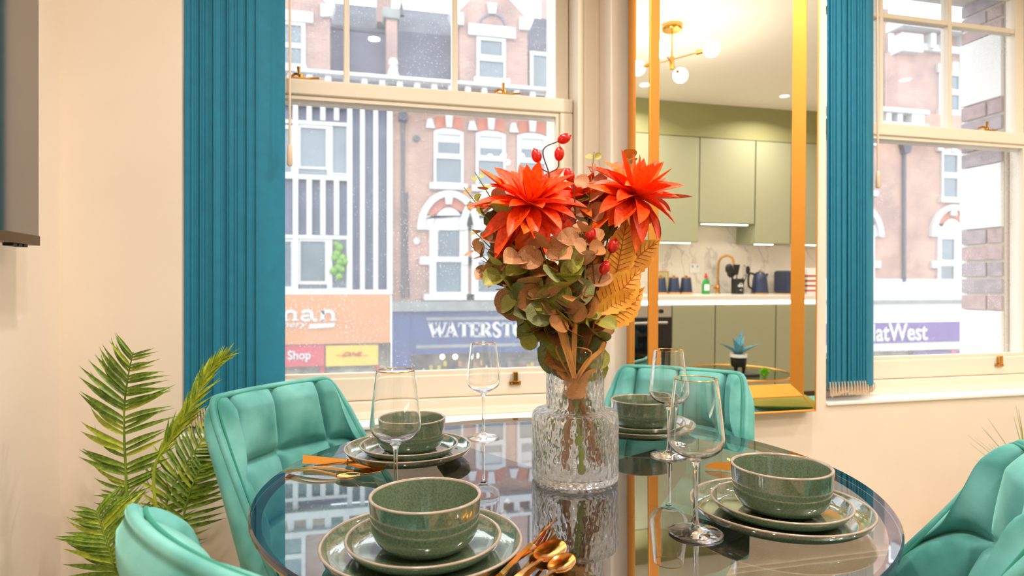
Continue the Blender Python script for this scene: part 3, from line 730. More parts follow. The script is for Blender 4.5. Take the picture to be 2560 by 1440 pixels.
# ------------------------------------------------------------------ bouquet
BT = 1.205        # distance of the bouquet from the lens, along the view axis
bq = thing('flower_bouquet', 'bouquet of orange dahlias, eucalyptus, berries and golden leaves tied with raffia in the vase', 'bouquet', (VX, VY, TZ + .02))
def bp(px, py, dt=0): return atd(px, py, BT + dt)
def local(p): return Vector(p) - bq.location
r2 = random.Random(21)
def orient(d, up_hint):
    z = Vector(d).normalized(); x = Vector(up_hint).cross(z)
    if x.length < 1e-4: x = Vector((1, 0, 0)).cross(z)
    x.normalize(); y = z.cross(x); return Matrix((x, y, z)).transposed()
def leaf_mesh(name, outline, cup, curl, m, n=8, thick=.0004, fold=0):
    b = MB()                              # outline: half width along the length 0..1
    def f(u, v):
        hw = outline(u); t = 2 * v - 1
        return Vector((t * hw, u, cup * (t * t) * hw + fold * abs(t) * hw - curl * u * u))
    b.grid(f, n, 4); me = b.build(name, m, None, smooth=True, ang=180); d = me.data
    bpy.data.objects.remove(me); return d
petal_shapes = [leaf_mesh('petal', lambda u: .165 * math.sin(math.pi * min(1, .05 + .95 * u ** 1.1)) ** .8 + .001, .45, c, m, 9) for c, m in ((.10, M['petal']), (.28, M['petal']), (.42, M['petal2']), (-.12, M['petal2']))]
euc = {}
for k in ('leafolive', 'leafsage', 'leafpink', 'leafcopper'):
    euc[k] = [leaf_mesh('eucalyptus_leaf', lambda u: .46 * math.sqrt(max(0, 1 - (2*u-1)**2)) * (1 + .12 * math.sin(3*u)) + .002, c, q, M[k], 10) for c, q in ((.28, .05), (.5, .2), (.12, -.18))]
def place(data, parent, p, d, normal, L, name, twist=0):
    o = bpy.data.objects.new(name, data); link(o); o.parent = parent
    y = Vector(d).normalized(); z = (Vector(normal) - y * Vector(normal).dot(y)).normalized(); x = y.cross(z)
    Mx = Matrix((x, y, z)).transposed() @ Matrix.Rotation(twist, 3, 'Y')
    o.matrix_local = Matrix.Translation(p) @ (Mx * L).to_4x4(); return o
def dahlia(px, py, dt, axis, Rr, rings, seed, sep=True):
    r = random.Random(seed); c = local(bp(px, py, dt)); ax = Vector(axis).normalized(); Mo = orient(ax, (0, 0, 1))
    neckp = local(bp(1440, 955)); 
    base = c - ax * .012
    fl = MB().tube(spline([neckp, lerp(neckp, base, .5) + Vector((0, 0, .02)), base - ax*.03, base], 12), .0028, 8).build('dahlia_flower', M['stemgreen'], bq, smooth=True)
    b = MB(); b.ball(c - ax * .004, .012, 12, 8); b.build('flower_heart', M['petal'], fl, smooth=True)
    for n, elev, L, sh, off in rings:
        for k in range(n):
            a = 2 * math.pi * (k + off + r.uniform(-.18, .18)) / n; e = R(elev + r.uniform(-11, 11))
            d = Mo @ Vector((math.cos(a) * math.sin(e), math.sin(a) * math.sin(e), math.cos(e)))
            d = (d + Vector((0, 0, -.10 * max(0, (elev - 70) / 60)))).normalized()
            nn = ax - d * ax.dot(d) * 1.0
            if nn.length < .05: nn = Mo @ Vector((-math.cos(a), -math.sin(a), 0))
            place(petal_shapes[sh if r.random() < .7 else r.randrange(4)], fl, c + d * .006, d, nn if elev < 100 else nn, L * Rr * r.uniform(.86, 1.1), 'petal', r.uniform(-.35, .35))
    if sep:
        for k in range(6):
            a = 2 * math.pi * k / 6; d = Mo @ Vector((math.cos(a), math.sin(a), -.55))
            s = place(sepal, fl, c - ax * .014, d, ax, .034, 'sepal')
sepal = leaf_mesh('sepal', lambda u: .30 * math.sin(math.pi * min(1, u * .9 + .1)) + .002, .5, .1, M['sepal'], 6)
rings_a = ((7, 14, .55, 3, 0), (9, 32, .76, 3, .5), (11, 52, .95, 0, .2), (13, 74, 1.06, 1, .6), (13, 98, 1.1, 1, .1), (12, 122, 1.1, 2, .4), (9, 146, 1.0, 2, .0))
dahlia(1325, 512, -.02, (-.05, -.62, .75), .096, rings_a, 5)
rings_b = ((6, 14, .6, 3, 0), (9, 34, .82, 3, .5), (11, 56, .98, 0, .2), (12, 78, 1.08, 1, .6), (12, 100, 1.12, 1, .1), (8, 124, 1.12, 2, .4))
dahlia(1585, 492, -.01, (.26, -.42, .87), .092, rings_b, 9)
rings_c = ((7, 20, .7, 3, 0), (9, 50, .9, 0, .2), (11, 80, 1.0, 1, .6), (10, 108, 1.0, 2, .1))
dahlia(1462, 520, .075, (.0, .25, .95), .085, rings_c, 12, False)

def branch(tip, dt, n, L0, L1, mats, seed, start=.34, bow=(0, 0)):
    r = random.Random(seed); a = local(bp(1440, 945, 0)); t = local(bp(tip[0], tip[1], dt))
    m1 = lerp(a, t, .35) + Vector((0, 0, .035)) * (1 if tip[1] > 600 else .3); m2 = lerp(a, t, .7) + Vector((bow[0], 0, .02 + bow[1]))
    pts = spline([a, m1, m2, t], 24)
    st = MB().tube(pts, [lerp(.0022, .0009, k / 24) for k in range(25)], 6).build('eucalyptus_stem', M['stemgreen'], bq, smooth=True)
    view = -Vector((SN, CS, 0))
    for k in range(n):
        u = lerp(start, 1, k / max(1, n - 1)); i = min(23, int(u * 24)); p = pts[i]; ax = (pts[i+1] - pts[i]).normalized()
        L = lerp(L0, L1, k / max(1, n - 1)) * r.uniform(.8, 1.15)
        side = ax.cross(view).normalized(); ph = r.uniform(-.6, .6) + (math.pi / 2 if k % 2 else 0)
        for sgn in (1, -1):
            d = side * math.cos(ph) * sgn + view * math.sin(ph) * sgn
            d = (d + ax * r.uniform(.15, .65) + Vector((0, 0, r.uniform(-.25, .2)))).normalized()
            nrm = (view * r.uniform(.4, 1.1) + Vector((0, 0, 1)) * r.uniform(.2, .9) + side * r.uniform(-.5, .5))
            mk = r.choice(mats); pl = place(r.choice(euc[mk]), st, p + d * .003, d, nrm, L, 'leaf', r.uniform(-.4, .4))
    return st
O, S, P_, C_ = 'leafolive', 'leafsage', 'leafpink', 'leafcopper'
BR = [((1187, 430), -.01, 7, .058, .014, (O, O, P_), .42), ((1160, 468), .0, 6, .05, .013, (O, P_), .5), ((1225, 505), .02, 6, .058, .034, (O, O, S), .38),
      ((1183, 575), -.015, 6, .052, .02, (P_, C_, O), .45), ((1178, 615), .01, 5, .05, .022, (P_, C_), .5), ((1225, 655), -.03, 6, .058, .034, (S, P_, O), .3), ((1242, 690), .03, 5, .056, .034, (O, P_), .3),
      ((1290, 750), -.03, 5, .052, .036, (O, S), .2), ((1312, 800), -.02, 4, .050, .030, (S, O), .2), ((1300, 640), -.06, 6, .060, .044, (C_, P_, O), .25), ((1350, 610), -.07, 6, .060, .044, (C_, P_), .25),
      ((1395, 640), -.085, 6, .058, .046, (P_, C_, O), .22), ((1455, 570), -.07, 6, .058, .036, (C_, P_), .3), ((1470, 620), -.09, 5, .058, .040, (P_, C_), .25), ((1400, 690), -.095, 5, .060, .046, (O, S, P_), .18),
      ((1450, 740), -.095, 4, .056, .042, (C_, P_, O), .15), ((1360, 740), -.08, 4, .060, .046, (O, S), .15), ((1420, 800), -.085, 3, .054, .044, (O, C_), .1), ((1500, 800), -.06, 3, .054, .042, (O, O), .1),
      ((1485, 380), .02, 7, .046, .018, (P_, O), .45), ((1578, 384), .03, 8, .048, .024, (P_, O), .4), ((1500, 460), .05, 6, .05, .036, (O,), .45), ((1490, 700), -.03, 5, .052, .04, (C_, O), .2),
      ((1330, 830), -.03, 3, .048, .032, (S, O), .1), ((1520, 640), .03, 6, .05, .04, (C_, O), .25), ((1290, 560), .04, 6, .055, .042, (C_, O, P_), .3)]
for k, q in enumerate(BR): branch(q[0], q[1], q[2], q[3], q[4], q[5], 100 + k, q[6])
# berry sprigs
def berry_sprig(tips, root_px, dt, seed):
    a = local(bp(1445, 940, 0)); j = local(bp(*root_px, dt))
    b = MB(); b.tube(spline([a, lerp(a, j, .5) + Vector((0, .01, 0)), j], 12), .0016, 6)
    body = []
    for (px, py), (mx, my) in tips:
        e = local(bp(px, py, dt)); q = local(bp(mx, my, dt)); pts = spline([j, q, e], 10); b.tube(pts, [.0013] * 11, 6); body.append((e, (pts[-1] - pts[-2]).normalized()))
    st = b.build('berry_twig', M['twig'], bq, smooth=True)
    for e, d in body:
        bb = MB(); Mo = orient(d, (0, 1, 0)).to_4x4(); bb.ball((0, 0, 0), 1, 14, 10, (.0098, .0098, .0135)); bb.xf(Matrix.Translation(e + d * .010) @ Mo)
        bb.tube([e + d * .021, e + d * .025], [.0035, .0014], 6)
        bb.build('berry', M['berry'], st, smooth=True)
berry_sprig((((1345, 402), (1352, 420)), ((1397, 398), (1394, 420)), ((1398, 352), (1358, 375))), (1372, 432), -.015, 1)
berry_sprig((((1507, 682), (1500, 700)), ((1528, 628), (1515, 660)), ((1478, 600), (1480, 640))), (1488, 730), -.065, 2)
berry_sprig((((1404, 556), (1408, 580)), ((1428, 450), (1436, 480)), ((1545, 555), (1530, 590))), (1440, 640), -.03, 3)
# golden maple leaves
def lobe(parent, p0, p1, wid, bend, dt0, dt1, n=14):
    a = local(bp(*p0, dt0)); t = local(bp(*p1, dt1)); ax = t - a; L = ax.length; view = -Vector((SN, CS, 0)); side = ax.normalized().cross(view).normalized(); nn = side.cross(ax.normalized())
    b = MB()
    def f(u, v):
        k = 2 * v - 1; ser = 1 + .16 * ((u * 9) % 1.0 - .4) * (abs(k) > .9)
        hw = wid * (math.sin(math.pi * min(1, u * .90 + .10)) ** .8) * (1 - u ** 5) * ser
        return a + ax * u + side * (k * hw + bend * math.sin(math.pi * u)) + nn * (.10 * wid * math.cos(8 * u) * abs(k) + .22 * abs(k) * hw - .02 * u * u)
    b.grid(f, 36, 8); o = b.build('leaf_lobe', M['leafgold'], parent, smooth=True, ang=180)
    m = MB(); m.tube([f(u / 14, .5) + nn * .0008 for u in range(14)], [lerp(.0016, .0005, u / 13) for u in range(14)], 5)
    for i in range(2, 11):
        for s in (.5 - .36, .5 + .36):
            p, q = f(i / 13, .5) + nn * .0007, f(min(1, i / 13 + .1), s) + nn * .0007; m.tube([p, q], [.0007, .0003], 4)
    m.build('vein', M['leafvein'], parent, smooth=True)
    return o
def maple(stem, lobes):
    st = MB().tube(spline([local(bp(*s)) for s in stem], 12), .0018, 6).build('maple_leaf', M['leafvein'], bq, smooth=True)
    for q in lobes: lobe(st, *q)
maple(((1445, 930, 0), (1478, 840, -.045), (1488, 790, -.05)), (((1486, 800), (1552, 792), .017, -.006, -.05, -.055), ((1486, 800), (1618, 716), .033, .008, -.05, -.06), ((1492, 775), (1612, 662), .034, .004, -.05, -.055), ((1488, 790), (1540, 660), .02, 0, -.05, -.045)))
maple(((1445, 930, 0), (1500, 780, -.03), (1535, 690, -.03)), (((1538, 700), (1572, 540), .030, 0, -.035, -.05), ((1540, 695), (1664, 592), .028, -.004, -.03, -.03), ((1540, 705), (1600, 640), .024, 0, -.02, -.01)))
maple(((1445, 930, 0), (1470, 800, .0), (1480, 720, .0)), (((1482, 730), (1470, 600), .024, 0, .0, .0),))
# raffia
def ribbon(pts, wd, name='raffia_strand'):
    P = [local(bp(*p)) for p in pts]; P = spline(P, 14); view = -Vector((SN, CS, 0)); b = MB()
    def f(u, v):
        i = min(13, int(u * 14)); p = P[round(u * 14)]; ax = (P[i+1] - P[i]).normalized(); s = ax.cross(view).normalized()
        return p + s * (v - .5) * wd * (1 - .35 * abs(2*u-1)) + view * (.0012 * math.sin(9 * v + 5 * u))
    b.grid(f, 14, 4); return b.build(name, M['raffia'], bq, smooth=True, ang=180)
for pts, wd in ((((1436, 945, -.055), (1412, 860, -.07), (1382, 775, -.075)), .013), (((1438, 945, -.055), (1418, 860, -.068), (1396, 772, -.07)), .010), (((1434, 945, -.05), (1436, 850, -.07), (1440, 775, -.075)), .010),
                (((1430, 950, -.05), (1405, 905, -.05), (1390, 870, -.045), (1410, 855, -.05)), .004), (((1440, 948, -.05), (1470, 905, -.05), (1500, 880, -.04), (1512, 855, -.035)), .012), (((1440, 955, -.05), (1462, 915, -.05), (1478, 880, -.05), (1440, 868, -.06), (1418, 880, -.06)), .003),
                (((1436, 960, -.04), (1410, 940, -.045), (1392, 920, -.04)), .010), (((1445, 960, -.04), (1468, 935, -.045), (1488, 925, -.04)), .010)):
    ribbon(pts, wd)
b = MB(); c = local(bp(1441, 965, 0))
for k in range(9):
    z = .018 - .0045 * k; rr = .021 - .006 * math.sin(k / 8 * math.pi) * .5
    b.tube([(c.x + rr * math.cos(2*math.pi*i/24), c.y + rr * math.sin(2*math.pi*i/24), c.z + z + .002 * math.sin(i + k)) for i in range(24)], .0034, 6, closed=True)
b.build('raffia_binding', M['raffia'], bq, smooth=True)
for k, (px, py, dt, m, wd) in enumerate(((1345, 1165, .02, 'stemgreen', .0042), (1412, 1172, -.03, 'stembrown', .0058), (1455, 1182, -.045, 'stemgreen', .0058), (1478, 1160, .03, 'stembrown', .0045), (1500, 1158, -.02, 'stembrown', .0058), (1525, 1140, .03, 'stemgreen', .0042), (1390, 1150, .045, 'stemgreen', .004))):
    a = local(bp(1436 + 2 * (k - 3), 950, (k % 3 - 1) * .008)); e = local(bp(px, py, dt)); e.z = max(e.z, .0)
    MB().tube(spline([a, lerp(a, e, .45) + Vector((0, 0, .004)), e], 10), wd, 10).build('cut_stem', M[m], bq, smooth=True)

# ------------------------------------------------------------------ palm in the corner
PX0 = (-.50, 1.56)
palm = thing('potted_palm', 'leafy green palm in a pot on the floor by the left wall', 'plant', (PX0[0], PX0[1], 0))
def pl(px, py, t): return atd(px, py, t) - palm.location
MB().lathe([(0, 0), (.095, 0), (.12, .20), (.128, .22), (.128, .245), (.116, .245), (.112, .215), (0, .21)], 40).build('pot', mat('white_pot', (226, 222, 214), .4), palm, smooth=True)
MB().lathe([(0, .212), (.113, .214)], 24).build('soil', mat('dark_soil', (60, 48, 38), .9), palm)
leaflet_meshes = [[leaf_mesh('leaflet', lambda u: .054 * math.sin(math.pi * min(1, u * .88 + .12)) ** .7 * (1 - u ** 4) + .001, .3, c, m, 7, fold=.35) for c in (.16, .34, .52)] for m in (M['leafpalm'], M['leafpalm2'])]
def frond(pts, npairs, L, start, mi, seed, left=1.0, right=1.0, face=(0, 0), curl=1, fold=0.0, tipf=.5, lean=.26):
    """pts: (px, py, distance) along the rachis; leaflets left and right of it"""
    r = random.Random(seed); P = spline([Vector((0, 0, .21))] + [pl(*p) for p in pts], 60)
    st = MB().tube(P, [lerp(.0048, .0012, k / 60) for k in range(61)], 8).build('frond', leaflet_meshes[mi][0].materials[0], palm, smooth=True)
    view = -Vector((SN, CS, 0)); view = (view + Vector((face[0], 0, face[1]))).normalized()
    for k in range(npairs):
        u = lerp(start, .995, k / (npairs - 1)); i = min(59, int(u * 60)); p = P[i]; ax = (P[i+1] - P[i]).normalized()
        side = ax.cross(view).normalized(); w = (u - start) / (1 - start); env = lerp(.55, 1, sstep(0, .25, w)) * lerp(1, tipf, sstep(.45, 1, w))
        for sg, q in ((1, right), (-1, left)):
            if q <= 0: continue
            d = (side * sg * (1 - fold) + ax * (lean + .5 * w + 1.3 * fold) + view * (.25 * fold + r.uniform(-.06, .16))).normalized()
            n = (view + ax * .1 + side * sg * (-.25)).normalized()
            place(r.choice(leaflet_meshes[mi if r.random() < .8 else 1 - mi]), st, p, d, n if curl > 0 else -n, L * q * env * r.uniform(.88, 1.1), 'leaflet', sg * r.uniform(-.2, .5))
frond([(392, 1440, 1.46), (325, 1268, 1.47), (314, 1164, 1.47), (310, 1035, 1.46), (319, 949, 1.44), (333, 880, 1.42)], 30, .132, .36, 0, 1, left=1.0, right=.78)
frond([(398, 1440, 1.45), (384, 1195, 1.46), (416, 1113, 1.47), (467, 1035, 1.47), (519, 936, 1.47), (566, 888, 1.46)], 27, .075, .42, 1, 2, fold=.62)
frond([(402, 1440, 1.50), (410, 1285, 1.56), (441, 1199, 1.60), (485, 1130, 1.63), (526, 1072, 1.66)], 26, .125, .34, 0, 3, left=.85, right=1.0, face=(.2, .2))
frond([(385, 1500, 1.40), (300, 1440, 1.33), (276, 1380, 1.31), (256, 1320, 1.31), (240, 1276, 1.31)], 22, .112, .30, 0, 4, face=(0, .3))
frond([(420, 1460, 1.52), (450, 1330, 1.54), (475, 1230, 1.56), (505, 1160, 1.58)], 16, .10, .4, 0, 5)
frond([(380, 1480, 1.52), (330, 1390, 1.56), (300, 1290, 1.58), (285, 1230, 1.6)], 16, .10, .4, 0, 6)
# grasses behind the right-hand chair
gr = thing('potted_grass', 'wispy grass plant in a yellow pot below the window, behind the near right chair', 'plant', (2.24, 1.68, 0))
MB().lathe([(0, 0), (.085, 0), (.105, .30), (.112, .33), (.104, .33), (.10, .31), (0, .30)], 32).build('pot', mat('yellow_pot', (222, 170, 60), .4), gr, smooth=True)
r3 = random.Random(4)
for k in range(70):
    a = r3.uniform(0, 2 * math.pi); sp = r3.uniform(.02, .19); h = r3.uniform(.50, .73) - sp * .5
    P = spline([(r3.uniform(-.03, .03), r3.uniform(-.03, .03), .30), (sp * .3 * math.cos(a), sp * .3 * math.sin(a), .30 + (h - .30) * .6), (sp * math.cos(a), sp * math.sin(a), h)], 6)
    MB().tube(P, [.0024, .0026, .0024, .002, .0016, .001, .0004], 4, flat=.35).build('grass_blade', M['leafpalm2' if k % 3 else 'leafpalm'], gr, smooth=True)
# ------------------------------------------------------------------ kitchen along the front wall (seen in the mirror)
FB, FW, SB = -.86, -1.15, YK           # fronts of base units, of wall units, and the wall itself
def unit(name, label, x0, x1, z0, z1, yf, group, depth=None, door=True, side=None):
    yb = SB + .002
    t = thing(name, label, 'cabinet', ((x0+x1)/2, yb, z0), 0, group)
    MB().box(x0+.001, x1-.001, yb, yf-.022, z0, z1).build('body', M['sage'], t, world=True)
    MB().box(x0+.004, x1-.004, yf-.020, yf, z0+.003, z1-.003).build('door', M['sage'], t, world=True, bevel=.002)
    return t
unit('wall_cabinet', 'sage green wall cabinet nearest the oven end', 1.95, 2.45, 1.44, 2.355, FW, 'sage wall cabinets')
unit('wall_cabinet', 'sage green wall cabinet above the dark canisters', 2.453, 2.903, 1.44, 2.355, FW, 'sage wall cabinets')
unit('wall_cabinet', 'shorter sage green wall cabinet above the gold tap', 2.906, 3.458, 1.61, 2.355, FW, 'sage wall cabinets')
unit('wall_cabinet', 'sage green wall cabinet above the kettle', 3.461, 3.83, 1.44, 2.355, FW, 'sage wall cabinets')
unit('wall_cabinet', 'sage green wall cabinet at the far end past the kettle', 3.833, 4.35, 1.44, 2.355, FW, 'sage wall cabinets')
o = struct('trim_1', MB().box(XL, XR, SB, FW-.004, 2.3585, ZC), M['sagedark'])
unit('base_cabinet', 'sage green base cabinet next to the oven', 2.503, 2.897, .15, .905, FB, 'sage base cabinets')
unit('base_cabinet', 'wide sage green base cabinet under the gold tap', 2.90, 3.477, .15, .905, FB, 'sage base cabinets')
unit('base_cabinet', 'sage green base cabinet under the kettle', 3.48, 3.95, .15, .905, FB, 'sage base cabinets')
unit('base_cabinet', 'sage green base cabinet at the far end of the run', 3.953, 4.40, .15, .905, FB, 'sage base cabinets')
unit('base_cabinet', 'sage green base cabinet on the near side of the oven', 1.45, 1.897, .15, .905, FB, 'sage base cabinets')
struct('trim_2', MB().box(1.45, 4.40, SB, FB-.05, 0, .148), mat('dark_plinth', (84, 66, 52), .5))
t = thing('oven', 'black built in oven with a steel control panel', 'oven', (2.2, SB, .15))
MB().box(1.90, 2.50, SB+.002, FB-.022, .15, .905).build('body', M['steel'], t, world=True)
MB().box(1.903, 2.497, FB-.02, FB, .81, .905).build('control_panel', M['steel'], t, world=True, bevel=.002)
MB().box(1.903, 2.497, FB-.02, FB, .30, .806).build('door', M['ovenblack'], t, world=True, bevel=.002)
MB().box(1.903, 2.497, FB-.02, FB, .153, .296).build('lower_panel', M['sage'], t, world=True, bevel=.002)
MB().tube([(1.96, FB+.035, .765), (2.44, FB+.035, .765)], .011, 12).tube([(1.99, FB, .765), (1.99, FB+.035, .765)], .006).tube([(2.41, FB, .765), (2.41, FB+.035, .765)], .006).build('handle', M['steel'], t, world=True, smooth=True)
for x in (2.0, 2.4): MB().tube([(x, FB, .857), (x, FB+.022, .857)], [.018, .016], 16).build('knob', M['plasticblack'], t, world=True, smooth=True)
t = tag(MB().box(1.44, 4.42, SB+.002, FB+.03, .945, .985).build('worktop', M['worktop'], None, bevel=.003), 'white stone worktop running along the sage cabinets', 'worktop')
# marble splashback
m, nt, N, L, P = newmat('white_veined_marble'); P.inputs['Roughness'].default_value = .25
tc = N.new('ShaderNodeTexCoord'); nz = N.new('ShaderNodeTexNoise'); nz.inputs['Scale'].default_value = 1.3; nz.inputs['Detail'].default_value = 5; nz.inputs['Distortion'].default_value = 1.6
L.new(tc.outputs['Object'], nz.inputs['Vector']); rp = N.new('ShaderNodeValToRGB'); e = rp.color_ramp.elements
e[0].position = .485; e[0].color = lin(240, 234, 224); e[1].position = .5; e[1].color = lin(212, 206, 200); ee = rp.color_ramp.elements.new(.512); ee.color = lin(240, 234, 224)
L.new(nz.outputs[0], rp.inputs[0]); L.new(rp.outputs[0], P.inputs['Base Color'])
tag(MB().box(1.44, 4.42, SB+.0005, SB+.016, .985, 1.63).build('splashback', m, None), 'white marble splashback with grey veins behind the worktop', 'splashback')
def strip(label, x0, x1, y, z):
    t = thing('led_strip', label, 'light', ((x0+x1)/2, y, z), 0, 'warm lighting strips')
    MB().box(x0, x1, y-.012, y+.012, z, z+.006).build('channel', M['white'], t, world=True)
    MB().box(x0+.002, x1-.002, y-.010, y+.010, z-.004, z).build('diffuser', M['led'], t, world=True)
strip('glowing strip light under the cabinet above the canisters', 2.50, 2.832, -1.17, 1.433)
strip('glowing strip light under the short cabinet above the tap', 2.94, 3.40, -1.17, 1.603)
strip('glowing strip light under the cabinet above the kettle', 3.475, 3.66, -1.17, 1.433)
strip('glowing strip light under the cabinet at the far end of the run', 3.86, 4.2, -1.17, 1.433)
strip('glowing strip light under the cabinet by the oven end', 2.0, 2.4, -1.17, 1.433)
t = thing('led_strip', 'long glowing strip light under the front edge of the worktop', 'light', (2.9, FB, .905), 0, 'warm lighting strips')
MB().box(1.45, 4.40, FB-.03, FB-.004, .9065, .943).build('channel', M['white'], t, world=True)
MB().box(1.46, 4.39, FB-.004, FB, .914, .938).build('diffuser', M['led'], t, world=True)
WT = .9855
for k, (x, lab) in enumerate(((2.569, 'dark canister with a wooden foot nearest the oven end'), (2.695, 'dark canister with a wooden foot in the middle of its row of three'), (2.815, 'dark canister with a wooden foot beside the green bottle'))):
    t = thing('canister', lab, 'canister', (x, -1.2, WT), 0, 'dark kitchen canisters')
    MB().lathe([(0, .016), (.056, .016), (.0555, .02), (.042, .135), (.040, .14), (0, .14)], 28).build('body', M['navy'], t, smooth=True)
    MB().lathe([(0, 0), (.057, 0), (.057, .016), (0, .016)], 28).build('base', M['woodlight'], t, smooth=True)
    MB().lathe([(0, .14), (.039, .14), (.038, .148), (.012, .15), (.012, .163), (0, .164)], 24).build('lid', M['brass'], t, smooth=True)
t = thing('soap_bottle', 'green washing up liquid bottle with a red cap on the worktop', 'bottle', (3.01, -1.2, WT))
b = MB(); b.lathe([(0, 0), (.036, 0), (.038, .01), (.037, .08), (.030, .112), (.016, .135), (.014, .14), (0, .14)], 28); b.v = [(x, y*.62, z) for x, y, z in b.v]
b.build('bottle_body', M['bottle'], t, smooth=True)
MB().lathe([(0, .14), (.014, .14), (.013, .16), (.007, .165), (.006, .185), (0, .186)], 20).build('cap', M['red'], t, smooth=True)
b = MB(); b.grid(lambda u, v: Vector((.0375 * math.sin((u-.5)*1.5), .0238 * math.cos((u-.5)*1.5), .03 + .055 * v)), 10, 4); b.build('label', M['white'], t)
t = thing('kitchen_tap', 'gold swan neck tap on the worktop', 'tap', (3.209, -1.33, WT))
MB().lathe([(0, 0), (.026, 0), (.024, .008), (.017, .012), (.016, .07), (.0115, .076), (0, .076)], 24).tube(spline([(0, 0, .07), (0, 0, .24), (.012, .015, .315), (.06, .04, .345), (.105, .065, .32), (.118, .075, .25)], 30), .0105, 12).build('spout', M['gold'], t, smooth=True)
MB().tube([(0, 0, .045), (-.05, .02, .05)], .011, 12).tube([(-.05, .02, .05), (-.085, .035, .075)], [.006, .004], 8).build('lever', M['gold'], t, smooth=True)
t = thing('utensil_holder', 'black utensil pot with a white emblem on the worktop', 'pot', (3.327, -1.2, WT))
MB().lathe([(0, 0), (.052, 0), (.055, .004), (.055, .135), (.052, .136), (.051, .01), (0, .009)], 32).build('pot_body', M['plasticblack'], t, smooth=True)
emb = MB()
def dec(x0, z0, rx, rz, n=16):
    pts = [Vector((x0 + rx*math.cos(2*math.pi*i/n), 0, z0 + rz*math.sin(2*math.pi*i/n))) for i in range(n)]
    vs = [(.0556*math.sin(p.x/.055), .0556*math.cos(p.x/.055), p.z) for p in pts]; emb.add(vs, [tuple(range(n-1, -1, -1))])
for x, z, a, c in ((0, .085, .016, .014), (-.016, .075, .012, .009), (.014, .074, .012, .010), (0, .068, .026, .007), (-.002, .035, .010, .003)): dec(x, z, a, c)
emb.build('emblem', M['white'], t)
def utensil(label, head, dx, dy, lean, ln):
    a = math.atan2(dy, dx); t = thing('utensil', label, 'utensil', (3.327 + dx*.022, -1.2 + dy*.022, WT + .012), 0, 'black cooking utensils')
    top = Vector((dx * lean, dy * lean, ln)); h = MB().tube([(0, 0, 0), top], .0045, 8).build('handle', M['plasticblack'], t, smooth=True)
    b = MB()
    if head == 'ladle': b.ball((0, 0, 0), .040, 16, 10, (1, .55, 1.15))
    elif head == 'spatula': b.prism([(-.016, -.01), (.016, -.01), (.036, .085), (-.036, .085)], -.002, .002)
    elif head == 'spoon': b.ball((0, 0, .03), .028, 14, 8, (.8, .3, 1.4))
    else:
        for q in range(6):
            c = math.pi * q / 6; b.tube([(.024*math.sin(s)*math.cos(c), .024*math.sin(s)*math.sin(c), .045 - .05*math.cos(s)) for s in [math.pi*i/10 for i in range(11)]], .0012, 5)
    b.xf(Matrix.Translation(top + Vector((dx*.01, dy*.01, .012)))).build('head', M['plasticblack'], t, smooth=True)
utensil('black round ladle leaning out of the utensil pot', 'ladle', -1, .1, .06, .20)
utensil('black slotted spatula standing up in the utensil pot', 'spatula', .15, -.6, .02, .155)
utensil('black spoon leaning away from the tap in the utensil pot', 'spoon', 1, .2, .06, .16)
utensil('black whisk at the back of the utensil pot', 'whisk', .5, .8, .03, .14)
utensil('second black ladle low in the utensil pot, close to the tap', 'ladle', -.7, -.6, .03, .165)
t = thing('kettle', 'navy blue electric kettle on the worktop', 'kettle', (3.555, -1.2, WT))
MB().lathe([(0, .012), (.075, .012), (.074, .02), (.062, .13), (.054, .17), (.040, .19), (.02, .2), (0, .202)], 36).build('body', M['navy'], t, smooth=True)
MB().lathe([(0, 0), (.078, 0), (.078, .010), (.073, .012), (0, .012)], 32).build('base', M['brass'], t, smooth=True)
MB().lathe([(0, .201), (.012, .201), (.010, .214), (0, .216)], 16).build('lid_knob', M['brass'], t, smooth=True)
MB().tube(spline([(-.052, 0, .175), (-.10, 0, .185), (-.118, 0, .15), (-.112, 0, .07), (-.075, 0, .045)], 18), .0095, 10).build('handle', M['plasticblack'], t, smooth=True)
MB().tube([(.045, 0, .155), (.08, 0, .18)], [.018, .010], 12).build('spout', M['navy'], t, smooth=True)
t = thing('toaster', 'navy blue toaster beside the kettle', 'toaster', (3.80, -1.22, WT))
MB().box(-.02, .13, -.10, .10, .008, .21).build('body', M['navy'], t, bevel=.022, seg=4)
b = MB(); b.box(.0, .03, -.08, .08, .207, .2115); b.box(.06, .09, -.08, .08, .207, .2115); b.build('slot', M['plasticblack'], t)
MB().box(-.015, .125, -.095, .095, 0, .009).build('base', M['brass'], t)
MB().box(.02, .05, .10, .118, .12, .135).build('lever', M['brass'], t, bevel=.003)
t = thing('striped_box', 'white box with red bands at the far end of the worktop', 'box', (4.06, -1.2, WT))
MB().box(-.055, .055, -.04, .04, 0, .235).build('box_body', M['white'], t, bevel=.004)
for k in range(4): MB().box(-.0556, .0556, -.0406, .0406, .018 + .028 + .045*k - .026, .018 + .02 + .045*k).build('band', mat('brick_red_band', (184, 84, 72), .6) if k == 0 else bpy.data.materials['brick_red_band'], t)
t = thing('wall_socket', 'white wall socket on the marble splashback', 'socket', (3.03, SB+.016, 1.17))
MB().box(-.055, .055, 0, .010, 0, .09).build('faceplate', M['white'], t, bevel=.003)
MB().box(-.03, -.018, .010, .0115, .05, .07).box(.018, .03, .010, .0115, .05, .07).build('switch', M['steel'], t)
t = thing('framed_card', 'small olive card propped on the splashback behind the canisters', 'picture', (2.69, -1.40, WT))
MB().box(-.06, .06, -.006, .006, 0, .20).build('frame', M['woodlight'], t, bevel=.002)
MB().box(-.05, .05, .006, .0075, .01, .19).build('card', mat('olive_card', (206, 204, 150), .7), t)

